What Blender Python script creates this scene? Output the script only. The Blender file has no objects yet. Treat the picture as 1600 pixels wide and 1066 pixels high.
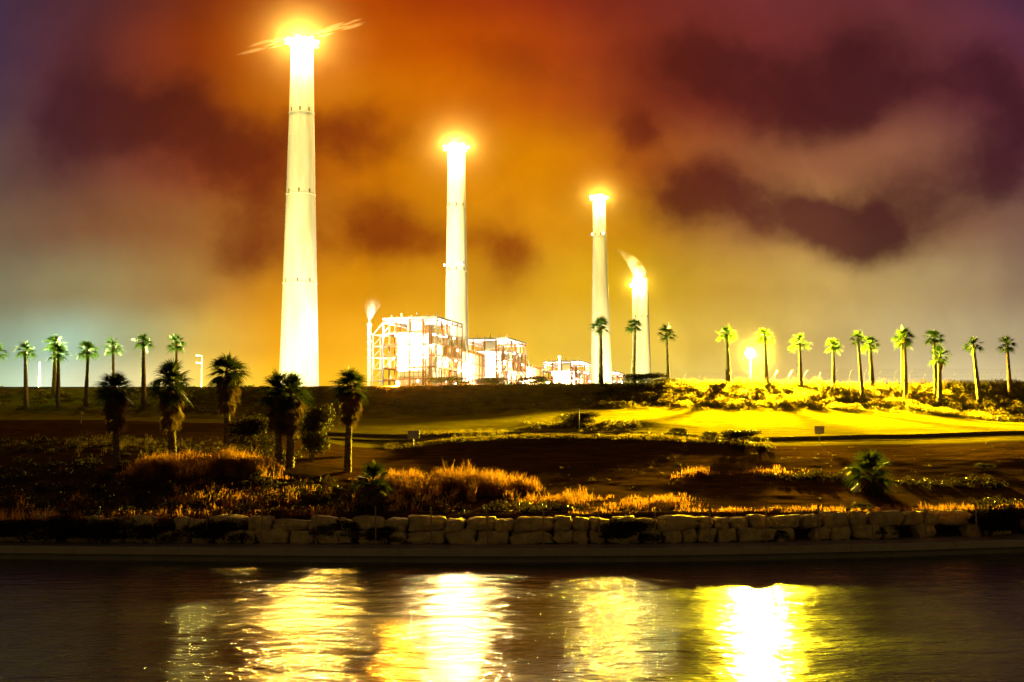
import bpy, math, random
import numpy as np
from mathutils import Vector, Matrix
random.seed(7); RNG = np.random.default_rng(11)
S = bpy.context.scene; COL = S.collection
PI = math.pi
# ------------------------------------------------------------------ camera
F = 1778.0; CAMZ = 6.33; PITCH = math.atan(157/F); ROLL = math.radians(0.35)
fw = np.array([0, math.cos(PITCH), math.sin(PITCH)])
r0 = np.array([1.0, 0, 0]); u0 = np.array([0, -math.sin(PITCH), math.cos(PITCH)])
RT = r0*math.cos(ROLL) - u0*math.sin(ROLL); UP = u0*math.cos(ROLL) + r0*math.sin(ROLL)
CAM = np.array([0, 0, CAMZ])
def ray(px, py): return fw + (px-800)/F*RT + (533-py)/F*UP
def at(px, py, Y):
    d = ray(px, py); return CAM + d*(Y/d[1])
def at_z(px, py, z):
    d = ray(px, py); return CAM + d*((z-CAMZ)/d[2])
cd = bpy.data.cameras.new('camera'); co = bpy.data.objects.new('camera', cd); COL.objects.link(co)
cd.sensor_width = 36; cd.lens = F/1600*36; cd.clip_start = .5; cd.clip_end = 12000
M4 = Matrix(((RT[0], UP[0], -fw[0], 0), (RT[1], UP[1], -fw[1], 0), (RT[2], UP[2], -fw[2], CAMZ), (0, 0, 0, 1)))
co.matrix_world = M4; S.camera = co

# ------------------------------------------------------------------ helpers
class MB:
    def __init__(s): s.v = []; s.f = []
    def add(s, V, Fc):
        b = len(s.v); s.v += [tuple(p) for p in V]; s.f += [tuple(b+i for i in q) for q in Fc]; return s
    def box(s, x0, x1, y0, y1, z0, z1):
        return s.add([(x0,y0,z0),(x1,y0,z0),(x1,y1,z0),(x0,y1,z0),(x0,y0,z1),(x1,y0,z1),(x1,y1,z1),(x0,y1,z1)],
                     [(0,3,2,1),(4,5,6,7),(0,1,5,4),(1,2,6,5),(2,3,7,6),(3,0,4,7)])
    def tube(s, p, q, r, r2=None, n=8, cap=True):
        p = Vector(p); q = Vector(q); r2 = r if r2 is None else r2
        d = (q-p).normalized(); a = d.orthogonal().normalized(); b = d.cross(a)
        V = []
        for c, rr in ((p, r), (q, r2)):
            for k in range(n):
                t = 2*PI*k/n; V.append(c + a*rr*math.cos(t) + b*rr*math.sin(t))
        Fc = [(k, (k+1) % n, n+(k+1) % n, n+k) for k in range(n)]
        if cap: Fc += [tuple(range(n-1, -1, -1)), tuple(range(n, 2*n))]
        return s.add(V, Fc)
    def bar(s, p, q, w, h=None):                    # square section beam between two points
        h = w if h is None else h
        p = Vector(p); q = Vector(q); d = (q-p).normalized()
        a = d.cross(Vector((0, 0, 1)));  a = Vector((1, 0, 0)) if a.length < 1e-4 else a.normalized()
        b = a.cross(d)
        V = []
        for c in (p, q):
            for sa, sb in ((-1,-1),(1,-1),(1,1),(-1,1)): V.append(c + a*sa*w/2 + b*sb*h/2)
        return s.add(V, [(0,1,2,3),(7,6,5,4),(0,4,5,1),(1,5,6,2),(2,6,7,3),(3,7,4,0)])
    def lathe(s, prof, n=24, c=(0,0,0), caps=True):
        V = []; Fc = []
        for r, z in prof:
            for k in range(n):
                t = 2*PI*k/n; V.append((c[0]+r*math.cos(t), c[1]+r*math.sin(t), c[2]+z))
        for i in range(len(prof)-1):
            for k in range(n):
                Fc.append((i*n+k, i*n+(k+1) % n, (i+1)*n+(k+1) % n, (i+1)*n+k))
        if caps: Fc += [tuple(range(n-1, -1, -1)), tuple(range((len(prof)-1)*n, len(prof)*n))]
        return s.add(V, Fc)
    def ball(s, c, r, n=10, m=6, sz=1):
        prof = [(max(r*math.sin(PI*i/m), 1e-3), -r*sz*math.cos(PI*i/m)) for i in range(m+1)]
        return s.lathe(prof, n, c)
    def build(s, name, mat, parent=None, smooth=False):
        me = bpy.data.meshes.new(name); me.from_pydata(s.v, [], s.f); me.update()
        return link(name, me, mat, parent, smooth)
def link(name, me, mat, parent=None, smooth=False):
    if mat: me.materials.append(mat)
    if smooth: me.polygons.foreach_set('use_smooth', [True]*len(me.polygons))
    o = bpy.data.objects.new(name, me); COL.objects.link(o)
    if parent: o.parent = parent
    return o
def np_mesh(name, V, Q, mat, parent=None, smooth=False):
    V = np.ascontiguousarray(V, dtype=np.float32); Q = np.ascontiguousarray(Q, dtype=np.int32); k = Q.shape[1]
    me = bpy.data.meshes.new(name)
    me.vertices.add(len(V)); me.vertices.foreach_set('co', V.ravel())
    me.loops.add(Q.size); me.loops.foreach_set('vertex_index', Q.ravel())
    me.polygons.add(len(Q)); me.polygons.foreach_set('loop_start', np.arange(0, Q.size, k, dtype=np.int32))
    me.polygons.foreach_set('loop_total', np.full(len(Q), k, dtype=np.int32))
    me.update(calc_edges=True); me.validate()
    return link(name, me, mat, parent, smooth)
def tag(o, label=None, cat=None, group=None, kind=None):
    if label: o['label'] = label
    if cat: o['category'] = cat
    if group: o['group'] = group
    if kind: o['kind'] = kind
    return o
def empty(name, loc=(0,0,0), rz=0, **k):
    o = bpy.data.objects.new(name, None); COL.objects.link(o); o.location = loc; o.rotation_euler = (0,0,rz)
    o.empty_display_size = .3
    return tag(o, **k)
def copy_tree(o, parent=None, loc=None, rz=None, label=None, group=None, sc=None):
    c = o.copy(); COL.objects.link(c)
    if parent: c.parent = parent
    if loc is not None: c.location = loc
    if rz is not None: c.rotation_euler = (0,0,rz)
    if sc is not None: c.scale = sc
    if label: c['label'] = label
    if group: c['group'] = group
    for ch in list(o.children): copy_tree(ch, c)
    return c

# ------------------------------------------------------------------ materials
def lin(c): return tuple((v/255/12.92 if v/255 <= .04045 else ((v/255+.055)/1.055)**2.4) for v in c)
class NT:
    def __init__(s, nt): s.t = nt; s.n = nt.nodes; s.l = nt.links
    def new(s, ty, **k):
        n = s.n.new(ty)
        for a, b in k.items(): setattr(n, a, b)
        return n
    def set(s, sock, v):
        if hasattr(v, 'is_output'): s.l.new(v, sock)
        else: sock.default_value = v
    def math(s, op, a, b=0., c=0., clamp=False):
        n = s.new('ShaderNodeMath', operation=op, use_clamp=clamp)
        s.set(n.inputs[0], a); s.set(n.inputs[1], b); s.set(n.inputs[2], c); return n.outputs[0]
    def vec(s, op, a, b=(0,0,0)):
        n = s.new('ShaderNodeVectorMath', operation=op)
        s.set(n.inputs[0], a); s.set(n.inputs[1], b)
        return n.outputs['Value'] if op in ('DOT_PRODUCT','LENGTH','DISTANCE') else n.outputs[0]
    def mix(s, f, a, b, blend='MIX'):
        n = s.new('ShaderNodeMix', data_type='RGBA', blend_type=blend)
        s.set(n.inputs[0], f); s.set(n.inputs[6], a); s.set(n.inputs[7], b); return n.outputs[2]
    def noise(s, vec, scale, detail=4, rough=.55, color=False):
        n = s.new('ShaderNodeTexNoise'); n.inputs['Scale'].default_value = scale
        n.inputs['Detail'].default_value = detail; n.inputs['Roughness'].default_value = rough
        if vec is not None: s.l.new(vec, n.inputs['Vector'])
        return n.outputs['Color'] if color else n.outputs['Fac']
    def mapr(s, v, a, b, c=0., d=1., interp='SMOOTHSTEP'):
        n = s.new('ShaderNodeMapRange', interpolation_type=interp)
        s.set(n.inputs[0], v); n.inputs[1].default_value = a; n.inputs[2].default_value = b
        n.inputs[3].default_value = c; n.inputs[4].default_value = d; return n.outputs[0]
    def ramp(s, f, stops, interp='LINEAR'):
        n = s.new('ShaderNodeValToRGB'); r = n.color_ramp; r.interpolation = interp
        while len(r.elements) < len(stops): r.elements.new(.5)
        for e, (p, c) in zip(r.elements, stops): e.position = min(max(p, 0), 1); e.color = (*c, 1)
        s.set(n.inputs[0], f); return n.outputs[0]
def c4(c): return (*c, 1) if len(c) == 3 else c
def base(name):
    m = bpy.data.materials.new(name); m.use_nodes = True; t = NT(m.node_tree); p = t.n['Principled BSDF']; return m, t, p
def mat_noise(name, c1, c2, scale=2., rough=.8, bump=.0, bscale=None, metal=0., spec=.3, stretch=None, obj=True):
    m, t, p = base(name)
    v = t.new('ShaderNodeTexCoord').outputs['Object' if obj else 'Generated']
    if stretch: v = t.vec('MULTIPLY', v, stretch)
    f = t.noise(v, scale, 5, .6); f2 = t.mapr(f, .3, .7)
    t.set(p.inputs['Base Color'], t.mix(f2, c4(c1), c4(c2)))
    p.inputs['Roughness'].default_value = rough; p.inputs['Metallic'].default_value = metal
    p.inputs['Specular IOR Level'].default_value = spec
    if bump:
        b = t.new('ShaderNodeBump'); b.inputs['Strength'].default_value = bump; b.inputs['Distance'].default_value = .1
        t.l.new(t.noise(v, bscale or scale*4, 6, .6), b.inputs['Height']); t.l.new(b.outputs[0], p.inputs['Normal'])
    return m
def mat_leaf(name, c1, c2, trans=.35, rough=.6, patch=.35, spec=.06):
    m, t, p = base(name)
    g = t.new('ShaderNodeNewGeometry'); rnd = g.outputs['Random Per Island']
    nz = t.noise(g.outputs['Position'], patch, 3)
    f = t.math('ADD', t.math('MULTIPLY', rnd, .6), t.math('MULTIPLY', t.mapr(nz, .3, .7), .5), clamp=True)
    c = t.mix(f, c4(c1), c4(c2)); t.set(p.inputs['Base Color'], c)
    p.inputs['Roughness'].default_value = rough; p.inputs['Specular IOR Level'].default_value = spec
    tr = t.new('ShaderNodeBsdfTranslucent'); t.l.new(c, tr.inputs[0])
    mx = t.new('ShaderNodeMixShader'); mx.inputs[0].default_value = trans
    t.l.new(p.outputs[0], mx.inputs[1]); t.l.new(tr.outputs[0], mx.inputs[2])
    t.l.new(mx.outputs[0], t.n['Material Output'].inputs[0]); return m
def mat_emit(name, col, strength):
    m, t, p = base(name); p.inputs['Base Color'].default_value = c4(col)
    p.inputs['Emission Color'].default_value = c4(col); p.inputs['Emission Strength'].default_value = strength; return m

M = {}
M['concrete'] = mat_noise('shaft_concrete', (.45,.42,.36), (.61,.58,.51), .2, .85, .3, 1.5, stretch=(1,1,.12))
M['platform'] = mat_noise('gallery_steel', (.46,.44,.38), (.56,.53,.46), .8, .6)
M['opening'] = mat_noise('dark_opening', (.10,.07,.03), (.16,.11,.05), 1.)
M['steel'] = mat_noise('painted_steel', (.26,.23,.25), (.36,.33,.36), .3, .5, spec=.4)
M['rust'] = mat_noise('rusty_steel', (.20,.05,.015), (.30,.09,.025), .4, .7)  # orange-brown of the backlit frames put into the colour
M['casing'] = mat_noise('boiler_casing', (.62,.58,.50), (.75,.70,.62), .12, .55, .2, .6)
M['duct'] = mat_noise('duct_metal', (.45,.40,.34), (.6,.55,.48), .2, .4, metal=.3)
M['lamp_warm'] = mat_emit('lamp_glass_warm', (1,.80,.30), 60)
M['lamp_white'] = mat_emit('lamp_glass_white', (1,.93,.72), 60)
M['lamp_dim'] = mat_emit('lamp_glass_dim', (.85,.95,1), 6)
M['galv'] = mat_noise('galvanised_metal', (.35,.34,.32), (.48,.46,.42), 3., .45, metal=.4)
M['post_rust'] = mat_noise('rusted_post', (.36,.22,.12), (.48,.32,.20), 4., .7)
M['stone'] = mat_noise('limestone', (.46,.34,.13), (.78,.60,.25), 1.6, .9, .8, 5., spec=.2)
M['wallc'] = mat_noise('boundary_concrete', (.20,.18,.14), (.30,.27,.21), .4, .9, .2, 3)
M['quay'] = mat_noise('quay_concrete', (.30,.25,.19), (.40,.34,.26), .6, .42, .25, 6., spec=.5)
M['coping'] = mat_noise('quay_coping', (.42,.34,.24), (.52,.42,.30), .8, .16, .08, 7., spec=.6)
M['path'] = mat_noise('path_paving', (.09,.062,.015), (.14,.10,.026), .8, .95, .2, 8., spec=0.)
M['kerb'] = mat_noise('kerb_concrete', (.16,.11,.05), (.22,.16,.08), 1.5, .85)
M['sign'] = mat_noise('sign_board', (.62,.56,.58), (.70,.65,.66), 3., .5)
M['sign_w'] = mat_noise('white_sign_board', (.78,.76,.70), (.84,.82,.78), 3., .5)
M['trunk'] = mat_noise('palm_trunk', (.12,.08,.04), (.26,.18,.09), 6., .95, .6, 20., stretch=(1,1,.6))
M['palm'] = mat_leaf('palm_frond', (.020,.042,.006), (.048,.074,.010), .16, .5)
M['palm_dark'] = mat_leaf('old_palm_frond', (.014,.020,.004), (.036,.044,.008), .25, .5)  # darker frond copy: shade on the foreground palms put into the colour
M['brush'] = mat_leaf('dry_brush', (.085,.064,.006), (.30,.225,.022), .42)  # paler scrub copy: lamp light on the right bank put into the colour
M['dead'] = mat_leaf('dead_frond', (.11,.062,.022), (.21,.125,.045), .2, .9)
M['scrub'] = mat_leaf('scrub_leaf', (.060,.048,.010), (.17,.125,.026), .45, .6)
M['shrub'] = mat_leaf('shrub_leaf', (.015,.011,.0035), (.044,.029,.008), .3, .6)
M['bark'] = mat_noise('shrub_bark', (.08,.06,.04), (.14,.10,.07), 5., .95)
M['reed'] = mat_leaf('dry_reed', (.17,.068,.017), (.42,.19,.052), .5, .8, .25)
M['grass'] = mat_leaf('tuft_grass', (.075,.052,.010), (.17,.115,.022), .45, .8, .3)

# ground: mown lawn on the terrace, dry rough grass on the slope to the river, bare earth patches
m, t, p = base('ground_cover'); M['ground'] = m
pos = t.new('ShaderNodeNewGeometry').outputs['Position']
sx = t.new('ShaderNodeSeparateXYZ'); t.l.new(pos, sx.inputs[0])
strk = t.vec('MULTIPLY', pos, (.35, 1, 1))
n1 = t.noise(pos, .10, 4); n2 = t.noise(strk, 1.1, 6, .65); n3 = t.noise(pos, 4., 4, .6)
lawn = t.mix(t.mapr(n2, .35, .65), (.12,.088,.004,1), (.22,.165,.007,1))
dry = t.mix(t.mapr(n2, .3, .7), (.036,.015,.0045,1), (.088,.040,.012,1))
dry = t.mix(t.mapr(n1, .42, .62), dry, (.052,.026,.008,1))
edge = t.mapr(t.math('ADD', t.math('SUBTRACT', sx.outputs[1], t.mapr(sx.outputs[0], -14., -24., 0., 25.)), t.math('MULTIPLY', t.math('SUBTRACT', n1, .5), 3.)), 96, 98)  # on the left the dark dry tone reaches further, painting the lawn unlit
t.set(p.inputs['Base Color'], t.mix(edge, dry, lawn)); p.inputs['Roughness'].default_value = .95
p.inputs['Specular IOR Level'].default_value = 0.
b = t.new('ShaderNodeBump'); b.inputs['Strength'].default_value = .55; b.inputs['Distance'].default_value = .10
t.l.new(t.math('ADD', n2, t.math('MULTIPLY', n3, .6)), b.inputs['Height']); t.l.new(b.outputs[0], p.inputs['Normal'])

# water
m, t, p = base('river_water'); M['water'] = m
pos = t.new('ShaderNodeNewGeometry').outputs['Position']
w1 = t.noise(t.vec('MULTIPLY', pos, (.55, 1, 1)), .9, 3, .5)
w2 = t.noise(t.vec('MULTIPLY', pos, (.45, 1, 1)), 3.4, 4, .6)
w3 = t.noise(t.vec('MULTIPLY', pos, (.3, 1, 1)), .16, 2, .5)
h = t.math('ADD', t.math('MULTIPLY', w1, .55), t.math('MULTIPLY', w2, .22))
p.inputs['Base Color'].default_value = (.006,.006,.006,1); p.inputs['IOR'].default_value = 1.27
p.inputs['Specular IOR Level'].default_value = .5
t.set(p.inputs['Roughness'], t.mapr(w3, .35, .65, .06, .12))
b = t.new('ShaderNodeBump'); b.inputs['Strength'].default_value = .9; b.inputs['Distance'].default_value = .24
t.l.new(h, b.inputs['Height']); t.l.new(b.outputs[0], p.inputs['Normal'])

# ------------------------------------------------------------------ sky (world): sodium-lit overcast
W = bpy.data.worlds.new('World'); S.world = W; W.use_nodes = True; t = NT(W.node_tree)
bg = t.n['Background']
d = t.new('ShaderNodeTexCoord').outputs['Generated']
sp = t.new('ShaderNodeSeparateXYZ'); t.l.new(d, sp.inputs[0])
yc = t.math('MAXIMUM', sp.outputs[1], .12)
cb = t.new('ShaderNodeCombineXYZ'); t.set(cb.inputs[0], t.math('DIVIDE', sp.outputs[0], yc)); t.set(cb.inputs[1], t.math('DIVIDE', sp.outputs[2], yc))
st = cb.outputs[0]
def ST(px, py):
    q = ray(px, py); return q[0]/q[1], q[2]/q[1]
wn = t.vec('SUBTRACT', t.noise(st, 6.5, 5, .55, True), (.5,.5,.5))
stw = t.vec('ADD', st, t.vec('MULTIPLY', wn, (.12,.09,0)))
stl = t.vec('ADD', st, t.vec('MULTIPLY', wn, (.035,.025,0)))
s2 = t.new('ShaderNodeSeparateXYZ'); t.l.new(stl, s2.inputs[0]); s_, t_ = s2.outputs[0], s2.outputs[1]
fx = t.math('MULTIPLY_ADD', s_, 1/1.5, .5)
ROWS = [
 (-260, [(0,(30,20,34)),(400,(60,28,22)),(700,(70,30,20)),(1100,(50,24,28)),(1600,(32,20,34))]),
 (-10, [(0,(58,38,58)),(150,(78,38,42)),(300,(115,44,16)),(420,(155,64,2)),(560,(168,66,0)),(700,(148,50,5)),(850,(128,40,14)),(1000,(110,38,28)),(1200,(112,46,48)),(1400,(95,42,50)),(1600,(60,32,54))]),
 (70, [(0,(62,40,60)),(150,(84,38,38)),(300,(140,54,10)),(400,(180,84,0)),(470,(196,98,0)),(560,(186,86,0)),(700,(170,70,0)),(850,(150,56,8)),(1000,(122,44,26)),(1200,(116,46,44)),(1400,(100,46,48)),(1600,(78,36,56))]),
 (150, [(0,(70,48,62)),(150,(92,42,36)),(300,(150,62,12)),(420,(185,95,0)),(560,(196,108,0)),(700,(190,96,0)),(850,(170,76,8)),(1000,(132,52,25)),(1200,(116,46,40)),(1400,(104,52,48)),(1600,(100,46,60))]),
 (250, [(0,(86,62,62)),(150,(106,62,50)),(300,(136,62,34)),(420,(168,82,12)),(560,(196,112,0)),(700,(206,124,0)),(850,(200,120,0)),(1000,(164,84,16)),(1100,(140,76,40)),(1250,(140,86,56)),(1450,(136,86,66)),(1600,(98,54,62))]),
 (350, [(0,(106,82,66)),(150,(112,72,46)),(300,(132,82,40)),(420,(172,108,26)),(560,(196,118,5)),(700,(204,130,8)),(850,(200,130,12)),(1000,(182,122,16)),(1150,(155,105,58)),(1250,(165,120,66)),(1400,(142,98,62)),(1600,(122,88,76))]),
 (450, [(0,(116,110,86)),(150,(132,116,80)),(300,(156,116,58)),(420,(184,120,20)),(560,(196,128,6)),(700,(204,140,18)),(850,(206,152,28)),(1000,(198,154,14)),(1150,(184,144,58)),(1300,(176,146,84)),(1450,(162,138,96)),(1600,(138,114,92))]),
 (530, [(0,(132,150,130)),(100,(150,178,160)),(220,(156,156,112)),(330,(196,160,70)),(430,(206,142,24)),(560,(214,148,24)),(700,(216,160,30)),(850,(220,176,52)),(1000,(224,186,66)),(1170,(212,178,80)),(1300,(186,160,100)),(1450,(172,154,116)),(1600,(164,148,118))]),
 (598, [(0,(172,194,168)),(80,(206,218,194)),(220,(214,202,146)),(330,(232,192,74)),(430,(228,170,30)),(560,(230,170,30)),(850,(234,192,60)),(1000,(230,200,86)),(1170,(226,196,106)),(1300,(202,176,110)),(1450,(196,178,132)),(1600,(194,178,140))]),
]
col = None; prev = None
for y, stops in ROWS:
    _, tt = ST(800, y)
    rc = t.ramp(fx, [(ST(x, y)[0]/1.5+.5, lin(c)) for x, c in stops], 'LINEAR')
    if col is None: col = rc
    else: col = t.mix(t.mapr(t_, prev, tt), col, rc)
    prev = tt
CL = [(150,130,62,50,.9),(120,205,45,50,.7),(85,285,50,45,.6),(200,215,60,55,.6),(280,165,48,38,.9),(310,225,95,55,.8),(400,240,80,45,.7),(545,190,75,36,.85),(560,235,60,35,.5),(395,310,42,42,.9),
 (365,405,42,34,.7),(570,350,70,42,.9),(470,385,70,40,.6),(640,385,60,36,.75),(740,400,70,30,.5),(800,345,38,60,.6),(815,420,40,30,.5),(780,110,60,28,.4),(860,110,60,38,.6),(985,205,26,28,.9),(900,190,50,30,.4),
 (1135,75,62,44,1),(1030,105,85,55,.75),(1160,120,60,30,.6),(1225,115,55,48,.9),(1300,160,90,34,.8),(1320,70,34,34,.9),(1375,100,66,40,.9),(1450,130,60,26,.6),(1520,125,48,30,.8),(1190,190,100,32,.6),(1598,150,40,46,.6),
 (1050,285,50,34,.9),(1090,335,75,40,.7),(1160,300,70,34,.9),(1210,345,70,30,.7),(1275,320,30,24,.9),(1280,365,60,26,.5),(1365,350,58,34,.9),(1440,295,60,32,.7),(1450,345,70,30,.55),(1530,225,52,44,.85),(1590,195,40,44,.75),(1550,300,60,36,.65),(1350,385,70,28,.6),(1080,420,90,26,.25)]
acc = 0.
for x, y, rx, ry, a in CL:
    cs, ct = ST(x, y)
    q = t.vec('MULTIPLY', t.vec('SUBTRACT', stw, (cs, ct, 0)), (F/rx/1.5, F/ry/1.5, 0))
    e = t.math('POWER', .3679, t.vec('DOT_PRODUCT', q, q)); acc = t.math('MULTIPLY_ADD', e, a, acc)
fb = t.noise(stl, 11., 5, .58)
mask = t.mapr(t.math('MULTIPLY', acc, t.math('MULTIPLY_ADD', fb, 1.7, .15)), .04, 1.6, 0, .9)
ccol = t.ramp(fx, [(ST(x, 250)[0]/1.5+.5, lin(c)) for x, c in [(60,(58,26,36)),(280,(80,28,16)),(480,(106,36,6)),(700,(130,50,5)),(900,(116,40,8)),(1050,(80,26,18)),(1250,(70,26,29)),(1560,(58,22,32))]])
col = t.mix(mask, col, ccol)
fb2 = t.noise(stw, 4.2, 5, .55)
col = t.mix(1., col, t.ramp(t.mapr(fb2, .28, .72), [(0,(.98,.93,.86)),(1,(1.52,1.50,1.32))]), 'MULTIPLY')
ny = t.new('ShaderNodeTexSky', sky_type='NISHITA', sun_disc=False)
ny.sun_elevation = math.radians(-4); ny.sun_rotation = math.radians(300)
# behind the viewer: dim town glow on the cloud
back = t.mix(t.mapr(sp.outputs[2], -.05, .7), (.135,.095,.032,1), (.026,.015,.010,1))
col = t.mix(t.mapr(sp.outputs[1], -.12, .32), back, col)
nyc = t.mix(1., col, t.mix(1., ny.outputs[0], (.02,.02,.02,1), 'MULTIPLY'), 'ADD')
t.l.new(nyc, bg.inputs[0]); bg.inputs[1].default_value = 1.0

# ------------------------------------------------------------------ terrain
QP = [(x, y) for x, y in ((-300,850),(0,853),(250,855),(500,857),(800,857.5),(1050,856),(1200,853.5),(1400,849),(1600,843),(1900,832))]
QX = np.array([at_z(x, y, .77) for x, y in QP]); 
def quayY(X): return np.interp(X, QX[:,0], QX[:,1])
KX = [-300, 100, 400, 620, 740, 850, 1000, 1130, 1190, 1400, 1600, 1900]
KY = [64, 72, 80, 90, 98, 104, 112, 118, 126, 140, 150, 158]
KP = [[812,775,735,700,684,673,661,658,655,650,632,608],
      [812,775,735,700,684,673,661,658,655,650,632,608],
      [810,770,728,702,686,678,668,664,660,655,635,606],
      [806,772,742,714,698,684,672,667,662,653,632,604],
      [806,776,746,711,685,682,674,666,659,650,632,603],
      [806,778,748,711,680,681,672,660,655,644,628,601],
      [804,775,745,711,683,682,672,658,655,641,625,600],
      [802,772,742,712,690,687,676,668,658,641,623,600],
      [800,769,741,713,695,687,676,668,660,642,622,600],
      [798,767,738,710,692,683,674,667,660,645,628,603],
      [795,764,735,705,686,678,672,668,664,655,630,601],
      [792,765,735,700,682,674,668,665,660,650,628,601]]
KZ = np.array([[at(x, y, Y)[2] for y, Y in zip(r, KY)] for x, r in zip(KX, KP)])
FARY = [163, 172, 200, 300, 600, 2500]; KYY = np.array(KY + FARY, float)
KZ = np.concatenate([KZ, KZ[:, -1:]+.05, KZ[:, -1:]-.4, np.full((len(KX),1), 12.5), np.full((len(KX),1), 11.), np.full((len(KX),1), 10.), np.full((len(KX),1), 10.)], 1)
KU = np.array([(x-800)/F for x in KX])
def hash2(i, j): 
    v = np.sin(i*127.1 + j*311.7)*43758.5453; return v - np.floor(v)
def vnoise(x, y):
    i = np.floor(x); j = np.floor(y); a = x-i; b = y-j; a = a*a*(3-2*a); b = b*b*(3-2*b)
    return (hash2(i,j)*(1-a)+hash2(i+1,j)*a)*(1-b) + (hash2(i,j+1)*(1-a)+hash2(i+1,j+1)*a)*b
def ground(X, Y):
    X = np.asarray(X, float); Y = np.asarray(Y, float); X, Y = np.broadcast_arrays(X, Y)
    sh = quayY(X) - 59.2; Ys = Y - sh*np.clip((86-Y)/20, 0, 1)
    u = np.clip(X/np.maximum(Y, 1), KU[0], KU[-1])
    k = np.clip(np.searchsorted(KU, u)-1, 0, len(KU)-2); fu = (u-KU[k])/(KU[k+1]-KU[k]); fu = fu*fu*(3-2*fu)
    y = np.clip(Ys, KYY[0], KYY[-1]); j = np.clip(np.searchsorted(KYY, y)-1, 0, len(KYY)-2); fy = (y-KYY[j])/(KYY[j+1]-KYY[j])
    # Catmull-like smoothing of the profile
    def prof(kk):
        j0 = np.maximum(j-1, 0); j3 = np.minimum(j+2, len(KYY)-1); h = KYY[j+1]-KYY[j]
        z0, z1, z2, z3 = KZ[kk, j0], KZ[kk, j], KZ[kk, j+1], KZ[kk, j3]
        m1 = (z2-z0)/np.maximum(KYY[j+1]-KYY[j0], .1)*h; m2 = (z3-z1)/np.maximum(KYY[j3]-KYY[j], .1)*h
        f = fy; return (2*f**3-3*f**2+1)*z1+(f**3-2*f**2+f)*m1+(-2*f**3+3*f**2)*z2+(f**3-f**2)*m2
    z = prof(k)*(1-fu)+prof(k+1)*fu
    amp = np.interp(Y, [60, 66, 90, 97, 103, 112, 138, 146, 170, 300], [.0, .10, .06, .05, .02, .06, .06, .45, .12, .3])
    z = z + amp*((vnoise(X*.35+7, Y*.35)-.5)*1.2 + (vnoise(X*.9+3, Y*.9+9)-.5)*.5)
    return z
def gz(X, Y): return float(ground(X, Y))
def hit(px, py, y0=64.5, y1=162):
    for Y in np.arange(y0, y1, .25):
        q = at(px, py, Y)
        if gz(q[0], Y) >= q[2]: return np.array([q[0], Y, gz(q[0], Y)])
    q = at(px, py, y1); return np.array([q[0], y1, gz(q[0], y1)])
WALLOFF = 3.0
us = np.concatenate([np.linspace(-30, -1.3, 10), np.linspace(-1.2, -.56, 20), np.linspace(-.55, .55, 420), np.linspace(.56, 1.2, 20), np.linspace(1.3, 30, 10)])
ys = np.concatenate([np.arange(0, 6)*.0, np.arange(65.2, 104, .3), np.arange(104, 165, .45), np.linspace(166, 210, 20), np.linspace(225, 600, 14), np.linspace(700, 2500, 12)])
V = []; nr = 0
rows = []
XQ = us*62.0; XQ = np.clip(XQ, -2400, 2400)
def row(Xr, Yr, Zr): rows.append(np.stack([Xr, Yr, Zr], 1))
qy = quayY(XQ)
row(XQ, qy-200, np.full_like(XQ, -4)); row(XQ, qy+.9, np.full_like(XQ, -3.)); row(XQ, qy+1.1, np.full_like(XQ, .5)); row(XQ, qy+WALLOFF+.55, np.full_like(XQ, .6))
row(XQ, qy+WALLOFF+.62, ground(XQ, qy+WALLOFF+.62)-.15); row(XQ, qy+WALLOFF+1.2, ground(XQ, qy+WALLOFF+1.2))
for Y in ys[6:]:
    sh = np.interp(Y, [65.2, 90], [1, 0])
    Yr = np.maximum(Y + (qy-59.2)*sh, qy+WALLOFF+1.3 + (Y-65.2)*.2)
    Xr = np.clip(us*Y, -2400, 2400); row(Xr, Yr, ground(Xr, Yr))
G = np.concatenate(rows); nc = len(us); nrw = len(rows)
ii, jj = np.meshgrid(np.arange(nrw-1), np.arange(nc-1), indexing='ij')
Q = np.stack([ii*nc+jj, ii*nc+jj+1, (ii+1)*nc+jj+1, (ii+1)*nc+jj], -1).reshape(-1, 4)
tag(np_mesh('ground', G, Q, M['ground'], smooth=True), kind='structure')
# water sheet, fine ripples as real relief
wx = np.linspace(-400, 400, 9); 
mb = MB().add([(-2400,-190,0),(2400,-190,0),(2400,95,0),(-2400,95,0)], [(0,1,2,3)])
tag(mb.build('water', M['water']), kind='structure')
# quay: promenade slab, coping, undercut
def strip(name, mat, prof, Xs, close=True, yfun=quayY, zfun=None):
    V = []; n = len(prof); Fc = []
    for X in Xs:
        y0 = float(yfun(X)); z0 = 0 if zfun is None else float(zfun(X))
        V += [(X, y0+a, z0+b) for a, b in prof]
    for i in range(len(Xs)-1):
        for k in range(n if close else n-1):
            k2 = (k+1) % n; Fc.append((i*n+k, (i+1)*n+k, (i+1)*n+k2, i*n+k2))
    return MB().add(V, Fc).build(name, mat)
XS = np.concatenate([np.linspace(-60, -42, 4), np.linspace(-40, 40, 161), np.linspace(42, 60, 4)])
q = tag(strip('quay', M['quay'], [(.42,.752),(3.55,.765),(3.55,.3),(.9,.3),(.9,-3.2),(.55,-3.2),(.55,.36),(.05,.36),(.05,.70),(.42,.70)], XS), kind='structure')
XJ = np.arange(-60, 60, 6.0)
mbc = MB()
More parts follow.
